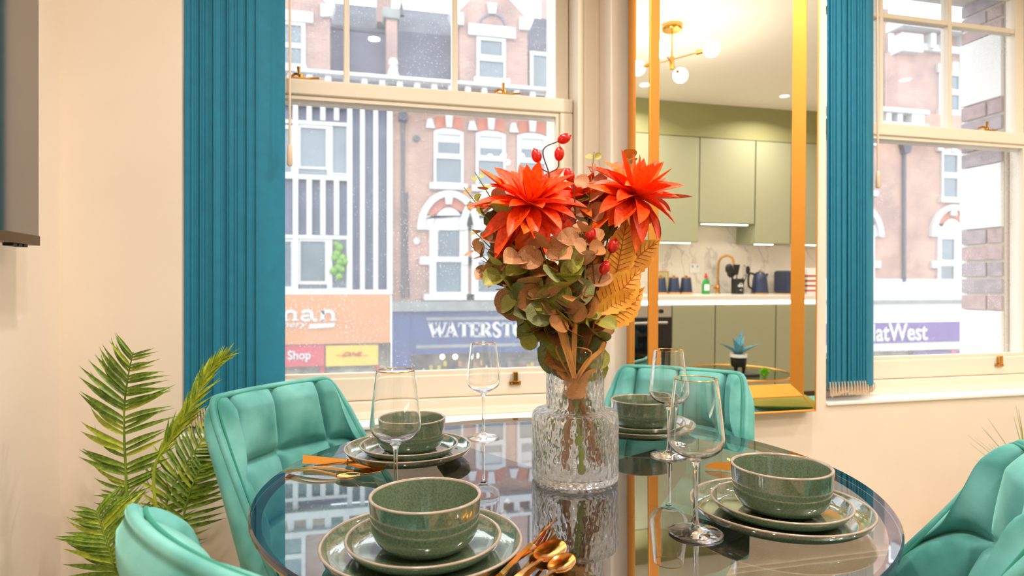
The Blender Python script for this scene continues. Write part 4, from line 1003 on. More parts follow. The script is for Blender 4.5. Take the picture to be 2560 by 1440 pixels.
# ------------------------------------------------------------------ lounge corner (seen in the mirror)
t = thing('coffee_table', 'round glass coffee table with a thin gold rim', 'table', (2.70, -.24, 0))
MB().lathe([(0, .447), (.365, .447), (.365, .440), (0, .440)], 72).build('table_top', M['ctglass'], t, smooth=True)
MB().tube([(.37*math.cos(2*math.pi*k/72), .37*math.sin(2*math.pi*k/72), .443) for k in range(72)], .0085, 8, closed=True).build('gold_rim', M['gold'], t, smooth=True)
MB().tube([(.27*math.cos(2*math.pi*k/60), .27*math.sin(2*math.pi*k/60), .009) for k in range(60)], .008, 8, closed=True).build('floor_ring', M['gold'], t, smooth=True)
for k in range(4):
    a = R(45 + 90*k); MB().tube([(.365*math.cos(a), .365*math.sin(a), .440), (.27*math.cos(a), .27*math.sin(a), .012)], .007, 8).build('leg', M['gold'], t, smooth=True)
t = tag(MB().box(2.50, 2.72, -.16, .0, .4475, .468).build('book', mat('black_book_cover', (34, 34, 38), .5), None, bevel=.003), 'black book lying on the glass coffee table under the plant pot', 'book')
t = thing('potted_agave', 'blue agave in a black and white footed pot on the coffee table', 'plant', (2.602, -.08, .4685))
MB().lathe([(0, .045), (.044, .045), (.052, .055), (.055, .115), (.050, .115), (.048, .07), (0, .07)], 32).build('pot', M['plasticblack'], t, smooth=True)
MB().lathe([(.0553, .112), (.0575, .112), (.0575, .135), (.049, .135), (.049, .112)], 32).build('pot_rim', M['white'], t, smooth=True)
for k in range(3):
    a = R(30 + 120*k); MB().tube([(.036*math.cos(a), .036*math.sin(a), .05), (.034*math.cos(a), .034*math.sin(a), 0)], [.016, .007], 12).build('foot', M['plasticblack'], t, smooth=True)
MB().lathe([(0, .118), (.0495, .118)], 20).build('soil', bpy.data.materials['dark_soil'], t)
ag = leaf_mesh('agave_leaf', lambda u: .17 * math.sin(math.pi * min(1, u * .8 + .2)) ** .8 * (1 - u ** 4) + .002, .7, .12, mat('blue_agave_leaf', (120, 186, 204), .4, dark=(76, 146, 172), vs=20), 8)
for k, (a, el, Ln) in enumerate(((0, 4, .20), (20, 52, .17), (200, 50, .17), (110, 45, .15), (290, 48, .15), (150, 28, .16), (330, 26, .16))):
    a, el = R(a), R(el); d = Vector((math.cos(a)*math.sin(el), math.sin(a)*math.sin(el), math.cos(el)))
    place(ag, t, Vector((0, 0, .118)), d, Vector((-math.cos(a)*math.cos(el), -math.sin(a)*math.cos(el), math.sin(el))), Ln, 'leaf')
t = thing('small_succulent', 'small bright green spiky succulent on the coffee table beside the book', 'plant', (2.745, .015, .4475))
su = leaf_mesh('succulent_leaf', lambda u: .20 * math.sin(math.pi * min(1, u * .85 + .15)) + .004, .5, .0, mat('lime_succulent', (126, 192, 20), .45), 6)
core = MB(); core.ball((0, 0, .024), .024, 14, 9); core.build('core', bpy.data.materials['lime_succulent'], t, smooth=True)
for k in range(36):
    a = k * 2.39996; el = R(12 + 82 * (k / 35)); d = Vector((math.cos(a)*math.sin(el), math.sin(a)*math.sin(el), math.cos(el)))
    place(su, t, Vector((0, 0, .026)), d, Vector((-math.cos(a)*math.cos(el), -math.sin(a)*math.cos(el), math.sin(el))), .048, 'leaf')
t = thing('velvet_ottoman', 'long green velvet ottoman near the window', 'ottoman', (2.55, .92, 0))
MB().box(-.50, .55, -.36, .34, .28, .44).build('cushion', M['velvet'], t, bevel=.04, seg=4)
MB().box(-.48, .53, -.34, .32, .10, .279).build('base', M['velvet'], t, bevel=.01)
for sx in (-.42, .47):
    for sy in (-.28, .26): MB().tube([(sx, sy, .10), (sx, sy, 0)], [.02, .013], 12).build('leg', M['black'], t, smooth=True)
b = MB(); b.grid(lambda u, v: Vector(((u-.5)*.34, (v-.5)*.34, .055 * (max(0, 1-abs(2*u-1)**3) * max(0, 1-abs(2*v-1)**3)) ** .5)), 14, 14); b.grid(lambda u, v: Vector(((u-.5)*.34, (v-.5)*.34, -.03 * (max(0, 1-abs(2*u-1)**3) * max(0, 1-abs(2*v-1)**3)) ** .5)), 14, 14, flip=True)
o = b.build('cushion_pillow', mat('olive_velvet', (132, 124, 36), .8, sheen=.4), None, smooth=True); o.name = 'scatter_pillow'; o.location = (2.24, .80, .472); o.rotation_euler = (0, 0, .3); tag(o, 'olive velvet pillow lying on the green ottoman', 'pillow')
# ------------------------------------------------------------------ the street outside
struct('street', MB().box(-30, 45, 2.5, 40, -4.4, -4.3), M['asphalt'])
YF = 18.0
def rc(x0, y0, x1, y1, Y=YF):
    xm = (x0 + x1) / 2
    a, b_ = aty(x0, y0, Y), aty(x1, y1, Y); return a.x, b_.x, aty(xm, y1, Y).z, aty(xm, y0, Y).z
def fbox(mb, x0, y0, x1, y1, d, Y=YF, back=0):
    X0, X1, Z0, Z1 = rc(x0, y0, x1, y1, Y); return mb.box(X0, X1, Y - d, Y + back, Z0, Z1)
def part(root, name, rects, m, d=.06, Y=YF, back=0, parent=None, bevel=0):
    b = MB()
    for q in rects: fbox(b, *q, d, Y, back)
    return b.build(name, m, parent or root, world=True, bevel=bevel)
def poly(root, name, pts, m, d, Y=YF, back=.3):
    b = MB(); b.prism([(aty(x, y, Y).x, aty(x, y, Y).z) for x, y in pts], Y - d, Y + back); return b.build(name, m, root, world=True)
def archpts(cx, cy, rx, ry, a0=0, a1=180, n=18):
    return [(cx + rx * math.cos(R(lerp(a0, a1, i/n))), cy - ry * math.sin(R(lerp(a0, a1, i/n)))) for i in range(n + 1)]
def archring(root, name, cx, cy, rx, ry, tx, ty, m, d, a0=0, a1=180, Y=YF):
    return poly(root, name, archpts(cx, cy, rx, ry, a0, a1) + archpts(cx, cy, rx-tx, ry-ty, a0, a1)[::-1], m, d, Y, 0)
def window(root, x0, y0, x1, y1, panes, Y=YF, blind=0, top=0, d=.07):
    """white frame x0..y1 with glazed openings; frame proud of the panes"""
    X0, X1, Z0, Z1 = rc(x0, y0, x1, y1, Y); b = MB(); G = [rc(*p, Y) for p in panes]
    zs = sorted({Z0, Z1} | {g[2] for g in G} | {g[3] for g in G}); xs = sorted({X0, X1} | {g[0] for g in G} | {g[1] for g in G})
    for i in range(len(xs) - 1):
        for j in range(len(zs) - 1):
            cx, cz = (xs[i] + xs[i+1]) / 2, (zs[j] + zs[j+1]) / 2
            if not any(g[0] <= cx <= g[1] and g[2] <= cz <= g[3] for g in G): b.box(xs[i], xs[i+1], Y - d, Y + .05, zs[j], zs[j+1])
    if top: b.prism([(X1, Z1)] + [(lerp(X1, X0, k/10), Z1 + top * math.sin(math.pi * k / 10)) for k in range(1, 10)] + [(X0, Z1)], Y - d, Y + .05)
    f = b.build('window', M['trimwhite'], root, world=True)
    for k, g in enumerate(G):
        MB().box(g[0], g[1], Y - d + .05, Y - d + .07, g[2], g[3]).build('pane', M['farglass'], f)
        if k == 0 and blind: MB().box(g[0], g[1], Y - d + .035, Y - d + .045, lerp(g[3], g[2], blind), g[3]).build('roller_blind', M['blindwhite'], f)
    return f
T = M['trimwhite']
def textobj(s, px0, px1, base, capy, m, root, Y, shear=0, off=0, ext=.02, name='lettering'):
    cu = bpy.data.curves.new(name, 'FONT'); cu.body = s; cu.extrude = ext; cu.shear = shear; cu.offset = off; cu.resolution_u = 3
    o = bpy.data.objects.new(name, cu); link(o); cu.materials.append(m); bpy.context.view_layer.update()
    me = bpy.data.meshes.new_from_object(o.evaluated_get(bpy.context.evaluated_depsgraph_get())); bpy.data.objects.remove(o); bpy.data.curves.remove(cu)
    o = bpy.data.objects.new(name, me); link(o); bpy.context.view_layer.update()
    bb = [Vector(c) for c in o.bound_box]; w0 = max(p.x for p in bb) - min(p.x for p in bb); mx = min(p.x for p in bb)
    A, B = aty(px0, base, Y), aty(px1, base, Y); Zc = aty((px0+px1)/2, capy, Y).z; Zb = aty((px0+px1)/2, base, Y).z
    sx = (B.x - A.x) / w0; sz = (Zc - Zb) / .69
    o.parent = root; o.location = Vector((A.x - mx * sx, Y, Zb)) - root.location; o.rotation_euler = (R(90), 0, 0); o.scale = (sx, sz, 1); return o

# --- modern block with white grid, orange shop sign below
A1 = thing('office_building', 'modern block with a white grid of mullions across the street, above the orange sign', 'building', (aty(850, 720, YF).x, YF, -4.3))
part(A1, 'wall', [(430, 235, 981, 740)], M['darkpanel'], -.10, back=.6)
for x0, x1 in ((733, 746), (868, 881), (900, 912), (933, 945), (967, 981), (640, 652), (585, 597), (530, 542)): part(A1, 'mullion', [(x0, 236, x1, 732)], T, .12)
for y0, y1 in ((258, 266), (303, 312), (437, 449), (588, 597), (724, 736)):
    part(A1, 'rail', [(652, y0, 868, y1)], T, .10)
part(A1, 'rail', [(430, 724, 981, 737)], T, .13)
for x0, x1 in ((767, 780), (801, 814), (835, 848)):
    part(A1, 'mullion', [(x0, 266, x1, 303)], T, .09); part(A1, 'mullion', [(x0, 449, x1, 588)], T, .09)
window(A1, 742, 312, 868, 437, ((752, 322, 815, 418), (748, 424, 818, 436), (832, 316, 866, 434)), d=.07)
f = window(A1, 742, 597, 868, 724, ((752, 604, 813, 703), (746, 711, 818, 722), (831, 600, 866, 720)), d=.07)
b = MB(); c = aty(848, 650, YF)
for k in range(14): b.ball((c.x + rnd.uniform(-.16, .16), YF - .09, c.z + rnd.uniform(-.5, .45)), rnd.uniform(.07, .13), 8, 5)
b.build('window_plant', M['plantgreen'], f, smooth=True)
window(A1, 652, 312, 733, 437, ((658, 322, 728, 430),)); window(A1, 652, 597, 733, 724, ((658, 604, 728, 716),))
part(A1, 'shopfront', [(430, 862, 978, 1120)], M['shopwarm'], -.05, back=.3)
for x0, x1 in ((800, 812), (940, 950), (700, 708)): part(A1, 'shopfront_post', [(x0, 912, x1, 1120)], M['signred'], .04)
sg = thing('shop_sign', 'orange shop sign with white lettering ending in man, above the red and yellow panels', 'sign', (aty(850, 800, YF).x, YF-.16, 0))
part(sg, 'sign_panel', [(430, 736, 976, 861)], M['signorange'], .16)
wl = M['lettering']
def strokes(root, name, polys, x0, x1, base, cap, Y, m, bold=1.0):
    """polys: lists of (u, v) outlines in a unit box, or ('line', pts, width)"""
    A, B = aty(x0, base, Y), aty(x1, base, Y); Zb = A.z * .5 + B.z * .5; H = aty((x0+x1)/2, cap, Y).z - aty((x0+x1)/2, base, Y).z; Wd = B.x - A.x; b = MB()
    f = lambda u, v: (A.x + u * Wd, Zb + v * H)
    for p in polys:
        if p[0] == 'line':
            pts, w0 = p[1], p[2]; w0 = [q * bold for q in w0] if isinstance(w0, (list, tuple)) else w0 * bold; ws = w0 if isinstance(w0, (list, tuple)) else [w0] * len(pts); q = [Vector((*f(*t), 0)) for t in pts]; l = []; r_ = []
            for i, c in enumerate(q):
                t = (q[min(i+1, len(q)-1)] - q[max(i-1, 0)]).normalized(); nn = Vector((-t.y, t.x, 0)) * ws[i] * H / 2; l.append(c + nn); r_.append(c - nn)
            for i in range(len(q) - 1):
                b.prism([(l[i].x, l[i].y), (l[i+1].x, l[i+1].y), (r_[i+1].x, r_[i+1].y), (r_[i].x, r_[i].y)], Y - .03 - .0005 * (i % 2), Y)
        else: b.prism([f(*t) for t in p], Y - .03, Y)
    return b.build(name, m, root, world=True)
def ell(cx, cy, rx, ry, a0, a1, n=16): return [(cx + rx * math.cos(R(lerp(a0, a1, i/n))), cy + ry * math.sin(R(lerp(a0, a1, i/n)))) for i in range(n + 1)]
def bar(x0, x1, y, h=.09): return [(x0, y), (x1, y), (x1, y + h), (x0, y + h)]
SERIF = {
 'W': [('line', [(.10, .97), (.32, .0)], .24), ('line', [(.32, .03), (.52, .97)], .11), ('line', [(.46, .97), (.68, .0)], .24), ('line', [(.68, .03), (.90, .97)], .11), bar(0, .26, .91), bar(.36, .62, .91), bar(.78, 1, .91)],
 'A': [('line', [(.5, 1), (.16, .03)], .11), ('line', [(.47, 1), (.82, .03)], .26), ('line', [(.26, .33), (.7, .33)], .09), bar(0, .34, 0), bar(.62, 1, 0)],
 'T': [('line', [(.5, .97), (.5, .03)], .25), bar(.04, .96, .90), ('line', [(.06, .97), (.02, .70)], .08), ('line', [(.94, .97), (.98, .70)], .08), bar(.28, .72, 0)],
 'E': [('line', [(.26, .97), (.26, .03)], .25), bar(.02, .92, .91), bar(.02, .95, 0), ('line', [(.3, .5), (.72, .5)], .10), ('line', [(.90, .97), (.92, .72)], .08), ('line', [(.93, .03), (.97, .30)], .08), ('line', [(.72, .62), (.72, .38)], .08)],
 'R': [('line', [(.24, .97), (.24, .03)], .25), bar(.02, .5, .91), bar(.02, .46, 0), ('line', ell(.45, .73, .32, .22, 90, -90), .16), ('line', [(.45, .51), (.3, .51)], .09), ('line', [(.46, .5), (.86, .03)], .24), bar(.76, 1, 0)],
 'S': [('line', [(.86, .76)] + ell(.5, .74, .32, .23, 40, 180, 8) + [(.30, .60), (.52, .50), (.74, .38)] + ell(.48, .25, .34, .23, 10, -150, 8)[1:] + [(.12, .30)], [.08, .12, .13, .14, .14, .16, .2, .22, .24, .24, .24, .24, .22, .18, .14, .13, .12, .12, .12, .1, .08, .08][:22])],
 'O': [('line', ell(.5, .5, .40, .46, 0, 360, 28), [.12 + .13 * abs(math.cos(2 * math.pi * i / 28)) for i in range(29)])],
 'N': [('line', [(.16, .97), (.16, .03)], .11), ('line', [(.14, .97), (.86, .03)], .24), ('line', [(.86, .97), (.86, .03)], .11), bar(0, .3, .91), bar(.70, 1, .91), bar(0, .34, 0)]}
SERIF['S'] = [('line', SERIF['S'][0][1], [lerp(.09, .24, math.sin(math.pi * i / (len(SERIF['S'][0][1]) - 1)) ** 1.2) for i in range(len(SERIF['S'][0][1]))])]
LOW = {
 'm': [('line', [(.14, .95), (.14, .04)], .26), ('line', [(.14, .7)] + ell(.32, .62, .17, .28, 120, 0, 8) + [(.49, .04)], .22), ('line', [(.52, .7)] + ell(.69, .62, .17, .28, 120, 0, 8) + [(.86, .04)], .22), bar(.0, .14, .84, .12), bar(0, .28, 0, .12), bar(.36, .64, 0, .12), bar(.73, 1, 0, .12)],
 'a': [('line', [(.12, .74)] + ell(.40, .66, .28, .26, 150, 0, 8) + [(.68, .2), (.80, .06), (.98, .08)], .22), ('line', ell(.38, .28, .28, .22, 60, 300, 12), .18), ('line', [(.5, .5), (.68, .54)], .14), ('line', [(.5, .08), (.68, .22)], .12)],
 'n': [('line', [(.20, .95), (.20, .04)], .26), ('line', [(.2, .68)] + ell(.50, .62, .28, .28, 130, 0, 8) + [(.78, .04)], .24), bar(.0, .2, .84, .12), bar(.02, .42, 0, .12), bar(.60, 1, 0, .12)],
 'y': [('line', [(.12, .95), (.52, .05)], .22), ('line', [(.88, .95), (.5, .0), (.36, -.3), (.14, -.36)], .16), bar(0, .34, .86, .11), bar(.66, 1, .86, .11)],
 'r': [('line', [(.24, .95), (.24, .04)], .28), ('line', [(.24, .62), (.5, .88), (.82, .84)], .22), bar(.0, .24, .84, .12), bar(0, .56, 0, .12)]}
x = 612
for ch, wd in (('r', 28), ('y', 36), ('m', 65), ('a', 44), ('n', 46)):
    strokes(sg, 'letter', LOW[ch], x, x + wd, 802, 775, YF-.16, wl, 1.3); x += wd + 3
strokes(sg, 'underline', [[(0.05, .05), (.95, .25), (1.0, .95), (.08, .80)]], 768, 839, 822, 807, YF-.16, wl)
textobj('stationery', 628, 770, 818, 803, wl, sg, YF-.165, shear=.35, off=.01)
sr = thing('shop_sign', 'red shop panel with white Shop lettering under the orange sign', 'sign', (aty(760, 890, YF).x, YF-.12, 0))
part(sr, 'sign_panel', [(640, 863, 812, 916)], M['signred'], .12); textobj('Shop', 719, 777, 898, 877, wl, sr, YF-.125, off=.02)
textobj('Post', 662, 712, 898, 877, wl, sr, YF-.125, off=.02)
sy = thing('shop_sign', 'yellow shop panel with small red lettering under the orange sign', 'sign', (aty(880, 890, YF).x, YF-.12, 0))
part(sy, 'sign_panel', [(815, 862, 945, 913)], M['signyellow'], .12); textobj('DHL', 854, 906, 890, 880, M['letterred'], sy, YF-.125, shear=.5, off=.015)
part(sy, 'red_line', [(841, 888, 852, 890), (908, 888, 920, 890)], M['letterred'], .004, Y=YF-.12)

# --- brick house at the back left, seen over the block
G1 = thing('brick_house', 'brick gabled house with white stone lintels seen above the modern block', 'building', (aty(745, 100, YF).x, YF + .6, -4.3)); YG = YF + .6
poly(G1, 'gable_wall', [(640, 330), (640, 40), (745, -75), (824, 16), (826, 330)], M['brick'], 0, YG, .6)
window(G1, 690, 56, 764, 164, ((698, 64, 754, 109), (698, 121, 754, 160)), YG); part(G1, 'lintel', [(672, 29, 783, 55)], T, .10, YG); part(G1, 'sill', [(680, 163, 767, 182)], T, .14, YG)
poly(G1, 'kneeler', [(802, 12), (838, 14), (829, 44), (802, 44)], T, .10, YG)
def roof(root, name, x0, x1, yb, yt, Ya, Yb, m):
    A, B = aty(x0, yb, Ya), aty(x1, yb, Ya); zb = aty((x0+x1)/2, yb, Ya).z; zt = aty((x0+x1)/2, yt, Yb).z
    b = MB(); b.add([(A.x, Ya, zb), (B.x, Ya, zb), (B.x, Yb, zt), (A.x, Yb, zt), (A.x, Ya, zb-.15), (B.x, Ya, zb-.15), (B.x, Yb, zt-.15), (A.x, Yb, zt-.15)], [(0, 1, 2, 3), (4, 7, 6, 5), (0, 4, 5, 1), (1, 5, 6, 2), (2, 6, 7, 3), (3, 7, 4, 0)])
    return b.build(name, m, root, world=True)
B1 = thing('brick_terrace', 'brick terrace with white arched windows above the navy bookshop front', 'building', (aty(1200, 400, YF).x, YF, -4.3))
roof(B1, 'lower_roof', 822, 990, 215, 74, YF+.9, YF+1.5, M['slatedark']); roof(B1, 'upper_roof', 822, 990, 74, 14, YF+1.5, YF+3.2, M['slate'])
part(B1, 'roof_ledge', [(822, 68, 968, 77)], M['pipe'], .03, YF+1.45)
part(B1, 'party_wall', [(966, 44, 993, 225)], M['brick'], .0, YF+.5, .5); part(B1, 'chimney', [(942, -60, 979, 55)], M['brick'], 0, YF+1.2, .7); part(B1, 'wall_cap', [(957, 22, 1000, 49)], M['stonegrey'], .10, YF+.5, .5, bevel=.04)
b = MB(); c = aty(983, 157, YF+.2); r_ = aty(995, 157, YF+.2).x - c.x; b.ball(c, r_, 16, 10)
zb = aty(983, 215, YF+.2).z; zt = aty(983, 168, YF+.2).z
b.lathe([(r_*1.45, zb), (r_*1.45, lerp(zb, zt, .35)), (r_*1.0, lerp(zb, zt, .8)), (r_*.7, zt), (0, zt + .05)], 12, (c.x, c.y, 0)); b.build('stone_finial', T, B1, world=True, smooth=True)
b = MB(); c = aty(1004, 40, YF+1.4); b.tube([c, aty(1004, 20, YF+1.4), aty(1004, 2, YF+1.4)], [.11, .06, .015], 8); b.build('roof_spike', M['pipe'], B1, world=True, smooth=True)
roof(B1, 'lower_roof', 995, 1150, 222, 84, YF+.6, YF+1.2, M['slatedark']); roof(B1, 'upper_roof', 995, 1150, 84, 29, YF+1.2, YF+3.0, M['slate'])
YB2 = YF + .15
poly(B1, 'gable_wall', [(1150, 330), (1148, 26), (1226, -56), (1318, 46), (1321, 330)], M['brick'], 0, YB2, .8)
poly(B1, 'kneeler', [(1122, 34), (1158, 36), (1158, 66), (1134, 64)], T, .12, YB2); poly(B1, 'kneeler', [(1297, 46), (1333, 50), (1322, 78), (1297, 77)], T, .12, YB2)
poly(B1, 'keystone', [(1217, 10), (1241, 11), (1238, 37), (1221, 36)], T, .10, YB2); archring(B1, 'blind_arch', 1230, 66, 34, 32, 4, 4, M['darkpanel'], .04, Y=YB2)
part(B1, 'lintel', [(1170, 66, 1287, 94)], T, .10, YB2); window(B1, 1191, 96, 1263, 200, ((1200, 104, 1254, 140), (1197, 155, 1258, 197)), YB2); part(B1, 'sill', [(1184, 198, 1273, 213)], T, .14, YB2)
roof(B1, 'lower_roof', 1320, 1420, 235, 48, YF+.8, YF+1.8, M['slate']); part(B1, 'chimney', [(1365, -40, 1420, 70)], M['brick'], 0, YF+2.4, .6)
window(B1, 1323, 132, 1400, 240, ((1332, 142, 1392, 236),), YF+.55)
part(B1, 'dormer_wall', [(1321, 128, 1402, 245)], M['slate'], 0, YF+.62, .8)
# parapet and walls
for x0, x1, yy in ((560, 860, 194), (860, 1160, 207), (1160, 1460, 227)):
    pass
za, zb_ = aty(1100, 205, YF).z, aty(1100, 214, YF).z; xa, xb = aty(560, 200, YF).x, aty(1500, 240, YF).x
MB().box(xa, xb, YF-.28, YF+.1, zb_, za).build('parapet_rail', T, B1, world=True, bevel=.02)
zc = aty(1100, 242, YF).z
for k in range(22):
    X = lerp(xa, xb, (k + .5) / 22); MB().box(X-.085, X+.085, YF-.18, YF-.04, zc, zb_).build('baluster', T, B1, world=True, bevel=.02)
MB().box(xa, xb, YF-.3, YF+.1, zc-.2, zc).build('parapet_base', T, B1, world=True)
part(B1, 'wall', [(981, 250, 1720, 776)], M['brickold'], 0, YF, .4)
for k, cx in enumerate((1121, 1226, 1329, 1432)):
    dy = 5.5 * k; h = 36
    window(B1, cx-37, 330+dy, cx+37, 462+dy, ((cx-27, 337+dy, cx+28, 385+dy), (cx-31, 398+dy, cx+31, 457+dy)), blind=(.42, .62, .55, .3)[k], top=.09)
    poly(B1, 'brick_arch', [(cx-36, 326+dy), (cx-32, 292+dy), (cx+32, 295+dy), (cx+36, 329+dy), (cx+20, 322+dy), (cx, 319+dy), (cx-20, 321+dy)], M['redarch'], .03, YF, 0)
    poly(B1, 'keystone', [(cx-9, 290+dy), (cx+10, 291+dy), (cx+7, 321+dy), (cx-6, 320+dy)], T, .12, YF, 0)
    poly(B1, 'springer_stone', [(cx-53, 299+dy), (cx-42, 298+dy), (cx-34, 322+dy), (cx-57, 321+dy)], T, .10, YF, 0)
    part(B1, 'sill', [(cx-48, 460+dy, cx+46, 475+dy)], T, .16)
    cy_ = 575
    archring(B1, 'hood_mould', cx, cy_, 79, 98, 17, 16, T, .14); archring(B1, 'brick_arch', cx, cy_-4, 60, 78, 20, 24, M['redarch'], .05, 28, 152)
    poly(B1, 'tympanum', archpts(cx, cy_, 62, 76, 152, 180, 4)[::1] + [(cx-62, cy_)] + archpts(cx, cy_, 40, 56, 180, 0) + [(cx+62, cy_)] + archpts(cx, cy_, 62, 76, 0, 28, 4), T, .05, YF, 0)
    poly(B1, 'arch_panel', archpts(cx, cy_, 38, 56), T, .02, YF, 0)
    poly(B1, 'keystone', [(cx-12, 486), (cx+11, 486), (cx+6, 512), (cx-7, 512)], T, .16, YF, 0)
    window(B1, cx-48, 565, cx+48, 735, ((cx-27, 576, cx+27, 642), (cx-31, 655, cx+31, 730)), d=.07)
    part(B1, 'band_stone', [(cx-72, 642, cx-48, 662), (cx+48, 642, cx+57, 662)], T, .10)
    part(B1, 'sill', [(cx-62, 735, cx+62, 750)], T, .18)
b = MB(); X = aty(1007, 300, YF).x; z1, z0 = aty(1007, 300, YF).z, aty(1007, 745, YF).z
b.tube([(X, YF-.08, z1), (X, YF-.08, z0)], .052, 10); b.build('downpipe', M['pipe'], B1, world=True, smooth=True); part(B1, 'rain_hopper', [(996, 284, 1018, 306)], M['pipe'], .2, bevel=.03)
for yy, m in ((347, 'pipe'), (603, 'trimwhite')):
    c = aty(1041, yy, YF); b = MB(); b.lathe([(0, .05), (.09, .05), (.09, 0)], 16, c, Matrix.Rotation(R(90), 3, 'X')); b.build('wall_vent', M[m], B1, world=True, smooth=True)
b = MB(); b.tube([aty(1018, 480, YF-.05), aty(1018, 650, YF-.05), aty(1022, 745, YF-.05)], .025, 6); b.build('cable', M['pipe'], B1, world=True, smooth=True)
part(B1, 'cornice', [(979, 752, 1500, 762), (979, 762, 1500, 776)], M['stonegrey'], .22)
part(B1, 'pilaster', [(979, 776, 1024, 1120)], M['signnavy'], .14); part(B1, 'shopfront', [(1024, 880, 1500, 1120)], M['shopwarm'], -.6, back=.8)
part(B1, 'shopfront_post', [(1252, 880, 1262, 1120), (1400, 880, 1410, 1120), (1024, 880, 1034, 1120)], M['pipe'], .04)
part(B1, 'shop_display', [(1270, 900, 1400, 1000), (1050, 920, 1240, 1000)], M['shopwarm'], .0, YF+.5, .05)
for px in (1106, 1138, 1182): 
    b = MB(); b.ball(aty(px, 892, YF+.2), .07, 10, 6); b.build('shop_lamp', M['shoplamp'], B1, world=True, smooth=True)
for k in range(26):
    px, py = 1040 + 14 * k + rnd.uniform(-5, 5), rnd.uniform(905, 935); q = rnd.choice((M['signred'], M['signyellow'], M['white'], M['signorange'], M['navy']))
    part(B1, 'window_book', [(px-4, py-6, px+4, py+6)], q, .03, YF+.42)
sw = thing('shop_sign', 'navy fascia with large white serif bookshop lettering', 'sign', (aty(1240, 830, YF).x, YF-.1, 0))
part(sw, 'fascia', [(1024, 776, 1500, 880)], M['signnavy'], .10)
part(sw, 'line', [(1066, 791, 1470, 799)], M['stonegrey'], .02, YF-.10); part(sw, 'line', [(1040, 858, 1500, 866)], M['stonegrey'], .015, YF-.10)
x = 1070
for ch, wd in zip('WATERSTONES', (50, 33, 30, 27, 32, 25, 30, 36, 37, 28, 26)):
    strokes(sw, 'letter', SERIF[ch], x - (4 if ch == 'A' else 0), x + wd - 1.5, 842.5, 806, YF-.10, wl); x += wd - (6 if ch == 'W' else 1.5)

# --- brick terrace to the right, seen through the other window
B2 = thing('brick_bank', 'brick bank building with arched windows and a purple sign, beyond the window past the mirror', 'building', (aty(2300, 500, YF).x, YF, -4.3))
part(B2, 'wall', [(1722, 268, 2560, 697)], M['brickold'], 0, YF, .4)
part(B2, 'white_band', [(1900, 697, 2560, 752)], T, .06); part(B2, 'moulding', [(1900, 750, 2560, 758)], M['stonegrey'], .14); part(B2, 'white_fascia', [(1900, 758, 2560, 804)], T, .08)
part(B2, 'white_band', [(1900, 857, 2560, 876)], T, .10); part(B2, 'shopfront', [(1900, 876, 2560, 1120)], M['shopwarm'], -.3, back=.5)
part(B2, 'window_poster', [(2283, 878, 2408, 892)], M['signpurple'], .03); c = aty(2381, 884, YF); b = MB(); b.lathe([(0, .05), (.12, .05), (.12, 0)], 14, c, Matrix.Rotation(R(90), 3, 'X')); b.build('poster_dot', M['pinkdot'], B2, world=True)
for cx, dxs in ((2377, 0), (2147, -8)):
    dy = -18 if cx < 2300 else 0
    window(B2, cx-26, 378+dy, cx+24, 496+dy, ((cx-22, 388+dy, cx+13, 432+dy), (cx-22, 446+dy, cx+13, 493+dy)), top=.08)
    poly(B2, 'brick_arch', [(cx-26, 376+dy), (cx-22, 362+dy), (cx+24, 366+dy), (cx+28, 381+dy)], M['redarch'], .03, YF, 0)
    for q in (-31, 3, 37): part(B2, 'keystone', [(cx+q-7, 365+dy + q*.08, cx+q+6, 381+dy + q*.08)], T, .12)
    part(B2, 'sill', [(cx-32, 495+dy, cx+40, 508+dy)], T, .16)
    cy_ = 592
    archring(B2, 'hood_mould', cx, cy_, 56, 80, 12, 13, T, .14); archring(B2, 'brick_arch', cx, cy_-3, 43, 64, 14, 20, M['redarch'], .05, 28, 152)
    poly(B2, 'arch_panel', archpts(cx, cy_, 44, 60, 150, 180, 4) + archpts(cx, cy_, 29, 45, 180, 0) + archpts(cx, cy_, 44, 60, 0, 30, 4), T, .05, YF, 0); poly(B2, 'tympanum', archpts(cx, cy_, 28, 44), T, .02, YF, 0)
    part(B2, 'keystone', [(cx-8, 522, cx+6, 540)], T, .16)
    window(B2, cx-36, 588, cx+36, 740, ((cx-27, 598, cx+5, 650), (cx-29, 665, cx+4, 727)), d=.07)
    part(B2, 'band_stone', [(cx-52, 652, cx-36, 670), (cx+36, 652, cx+50, 670)], T, .10)
b = MB(); X = aty(2256, 370, YF).x; b.tube([(X, YF-.08, aty(2256, 372, YF).z), (X, YF-.08, aty(2256, 704, YF).z)], .06, 10); b.build('downpipe', M['pipe'], B2, world=True, smooth=True)
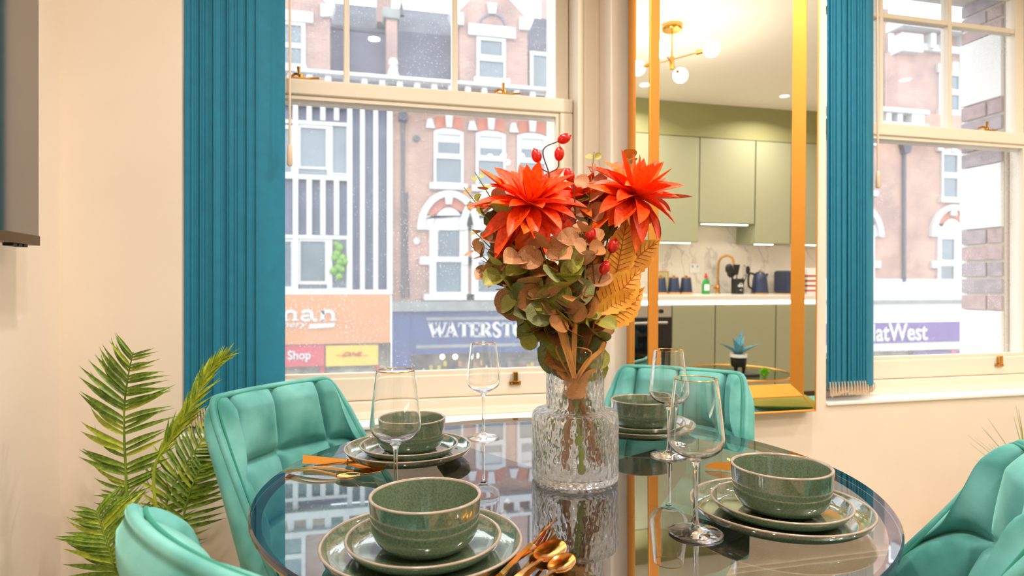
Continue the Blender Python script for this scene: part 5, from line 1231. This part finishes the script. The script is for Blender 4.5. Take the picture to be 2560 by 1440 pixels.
poly(B2, 'rain_hopper', [(2245, 358), (2271, 360), (2263, 386), (2251, 385)], M['pipe'], .2, YF, 0)
zt, zl, zo = aty(2250, 278, YF).z, aty(2250, 289, YF).z, aty(2250, 312, YF).z; xa, xb = aty(1900, 280, YF).x, aty(2303, 290, YF).x
MB().box(xa, xb, YF-.35, YF, zl, zt).build('parapet_rail', T, B2, world=True, bevel=.02); MB().box(xa, xb, YF-.3, YF, zo-.18, zo).build('parapet_base', T, B2, world=True)
for px in (2040, 2065, 2090, 2115, 2140, 2165, 2208, 2236): part(B2, 'baluster', [(px-6, 286, px+6, 314)], T, .25)
part(B2, 'parapet_pier', [(2262, 290, 2292, 314)], T, .3)
part(B2, 'tower_wall', [(2246, 135, 2560, 300)], M['brick'], .0, YF+.3, .6)
part(B2, 'cornice', [(2232, 72, 2560, 94)], T, .45, YF+.3, .3); part(B2, 'cornice_band', [(2246, 125, 2560, 141)], T, .2, YF+.3, .1); part(B2, 'cornice_frieze', [(2246, 94, 2560, 126)], M['brick'], .02, YF+.3, .2)
part(B2, 'corner_block', [(2238, 92, 2290, 136)], T, .3, YF+.3, .2)
for px in (2313, 2342, 2395, 2420, 2445): part(B2, 'bracket', [(px-6, 93, px+6, 128)], T, .35, YF+.3)
window(B2, 2345, 178, 2405, 282, ((2356, 190, 2394, 224), (2356, 238, 2394, 276)), YF+.3); part(B2, 'sill', [(2340, 278, 2421, 292)], T, .14, YF+.3)
for px, py in ((2346, 172), (2382, 168), (2416, 178)): part(B2, 'keystone', [(px-7, py-10, px+7, py+11)], T, .12, YF+.3)
part(B2, 'side_wall', [(2185, 130, 2247, 300)], M['stonegrey'], 0, YF+1.6, .5); part(B2, 'side_chimney', [(2185, 20, 2222, 132)], M['brick'], 0, YF+2, .5)
sn = thing('bank_sign', 'purple bank sign with bold white lettering, past the mirror', 'sign', (aty(2300, 830, YF).x, YF-.12, 0))
part(sn, 'sign_panel', [(1990, 805, 2520, 856)], M['signpurple'], .12)
textobj('NatWest', 2157, 2318, 851, 809, wl, sn, YF-.125, off=.018)
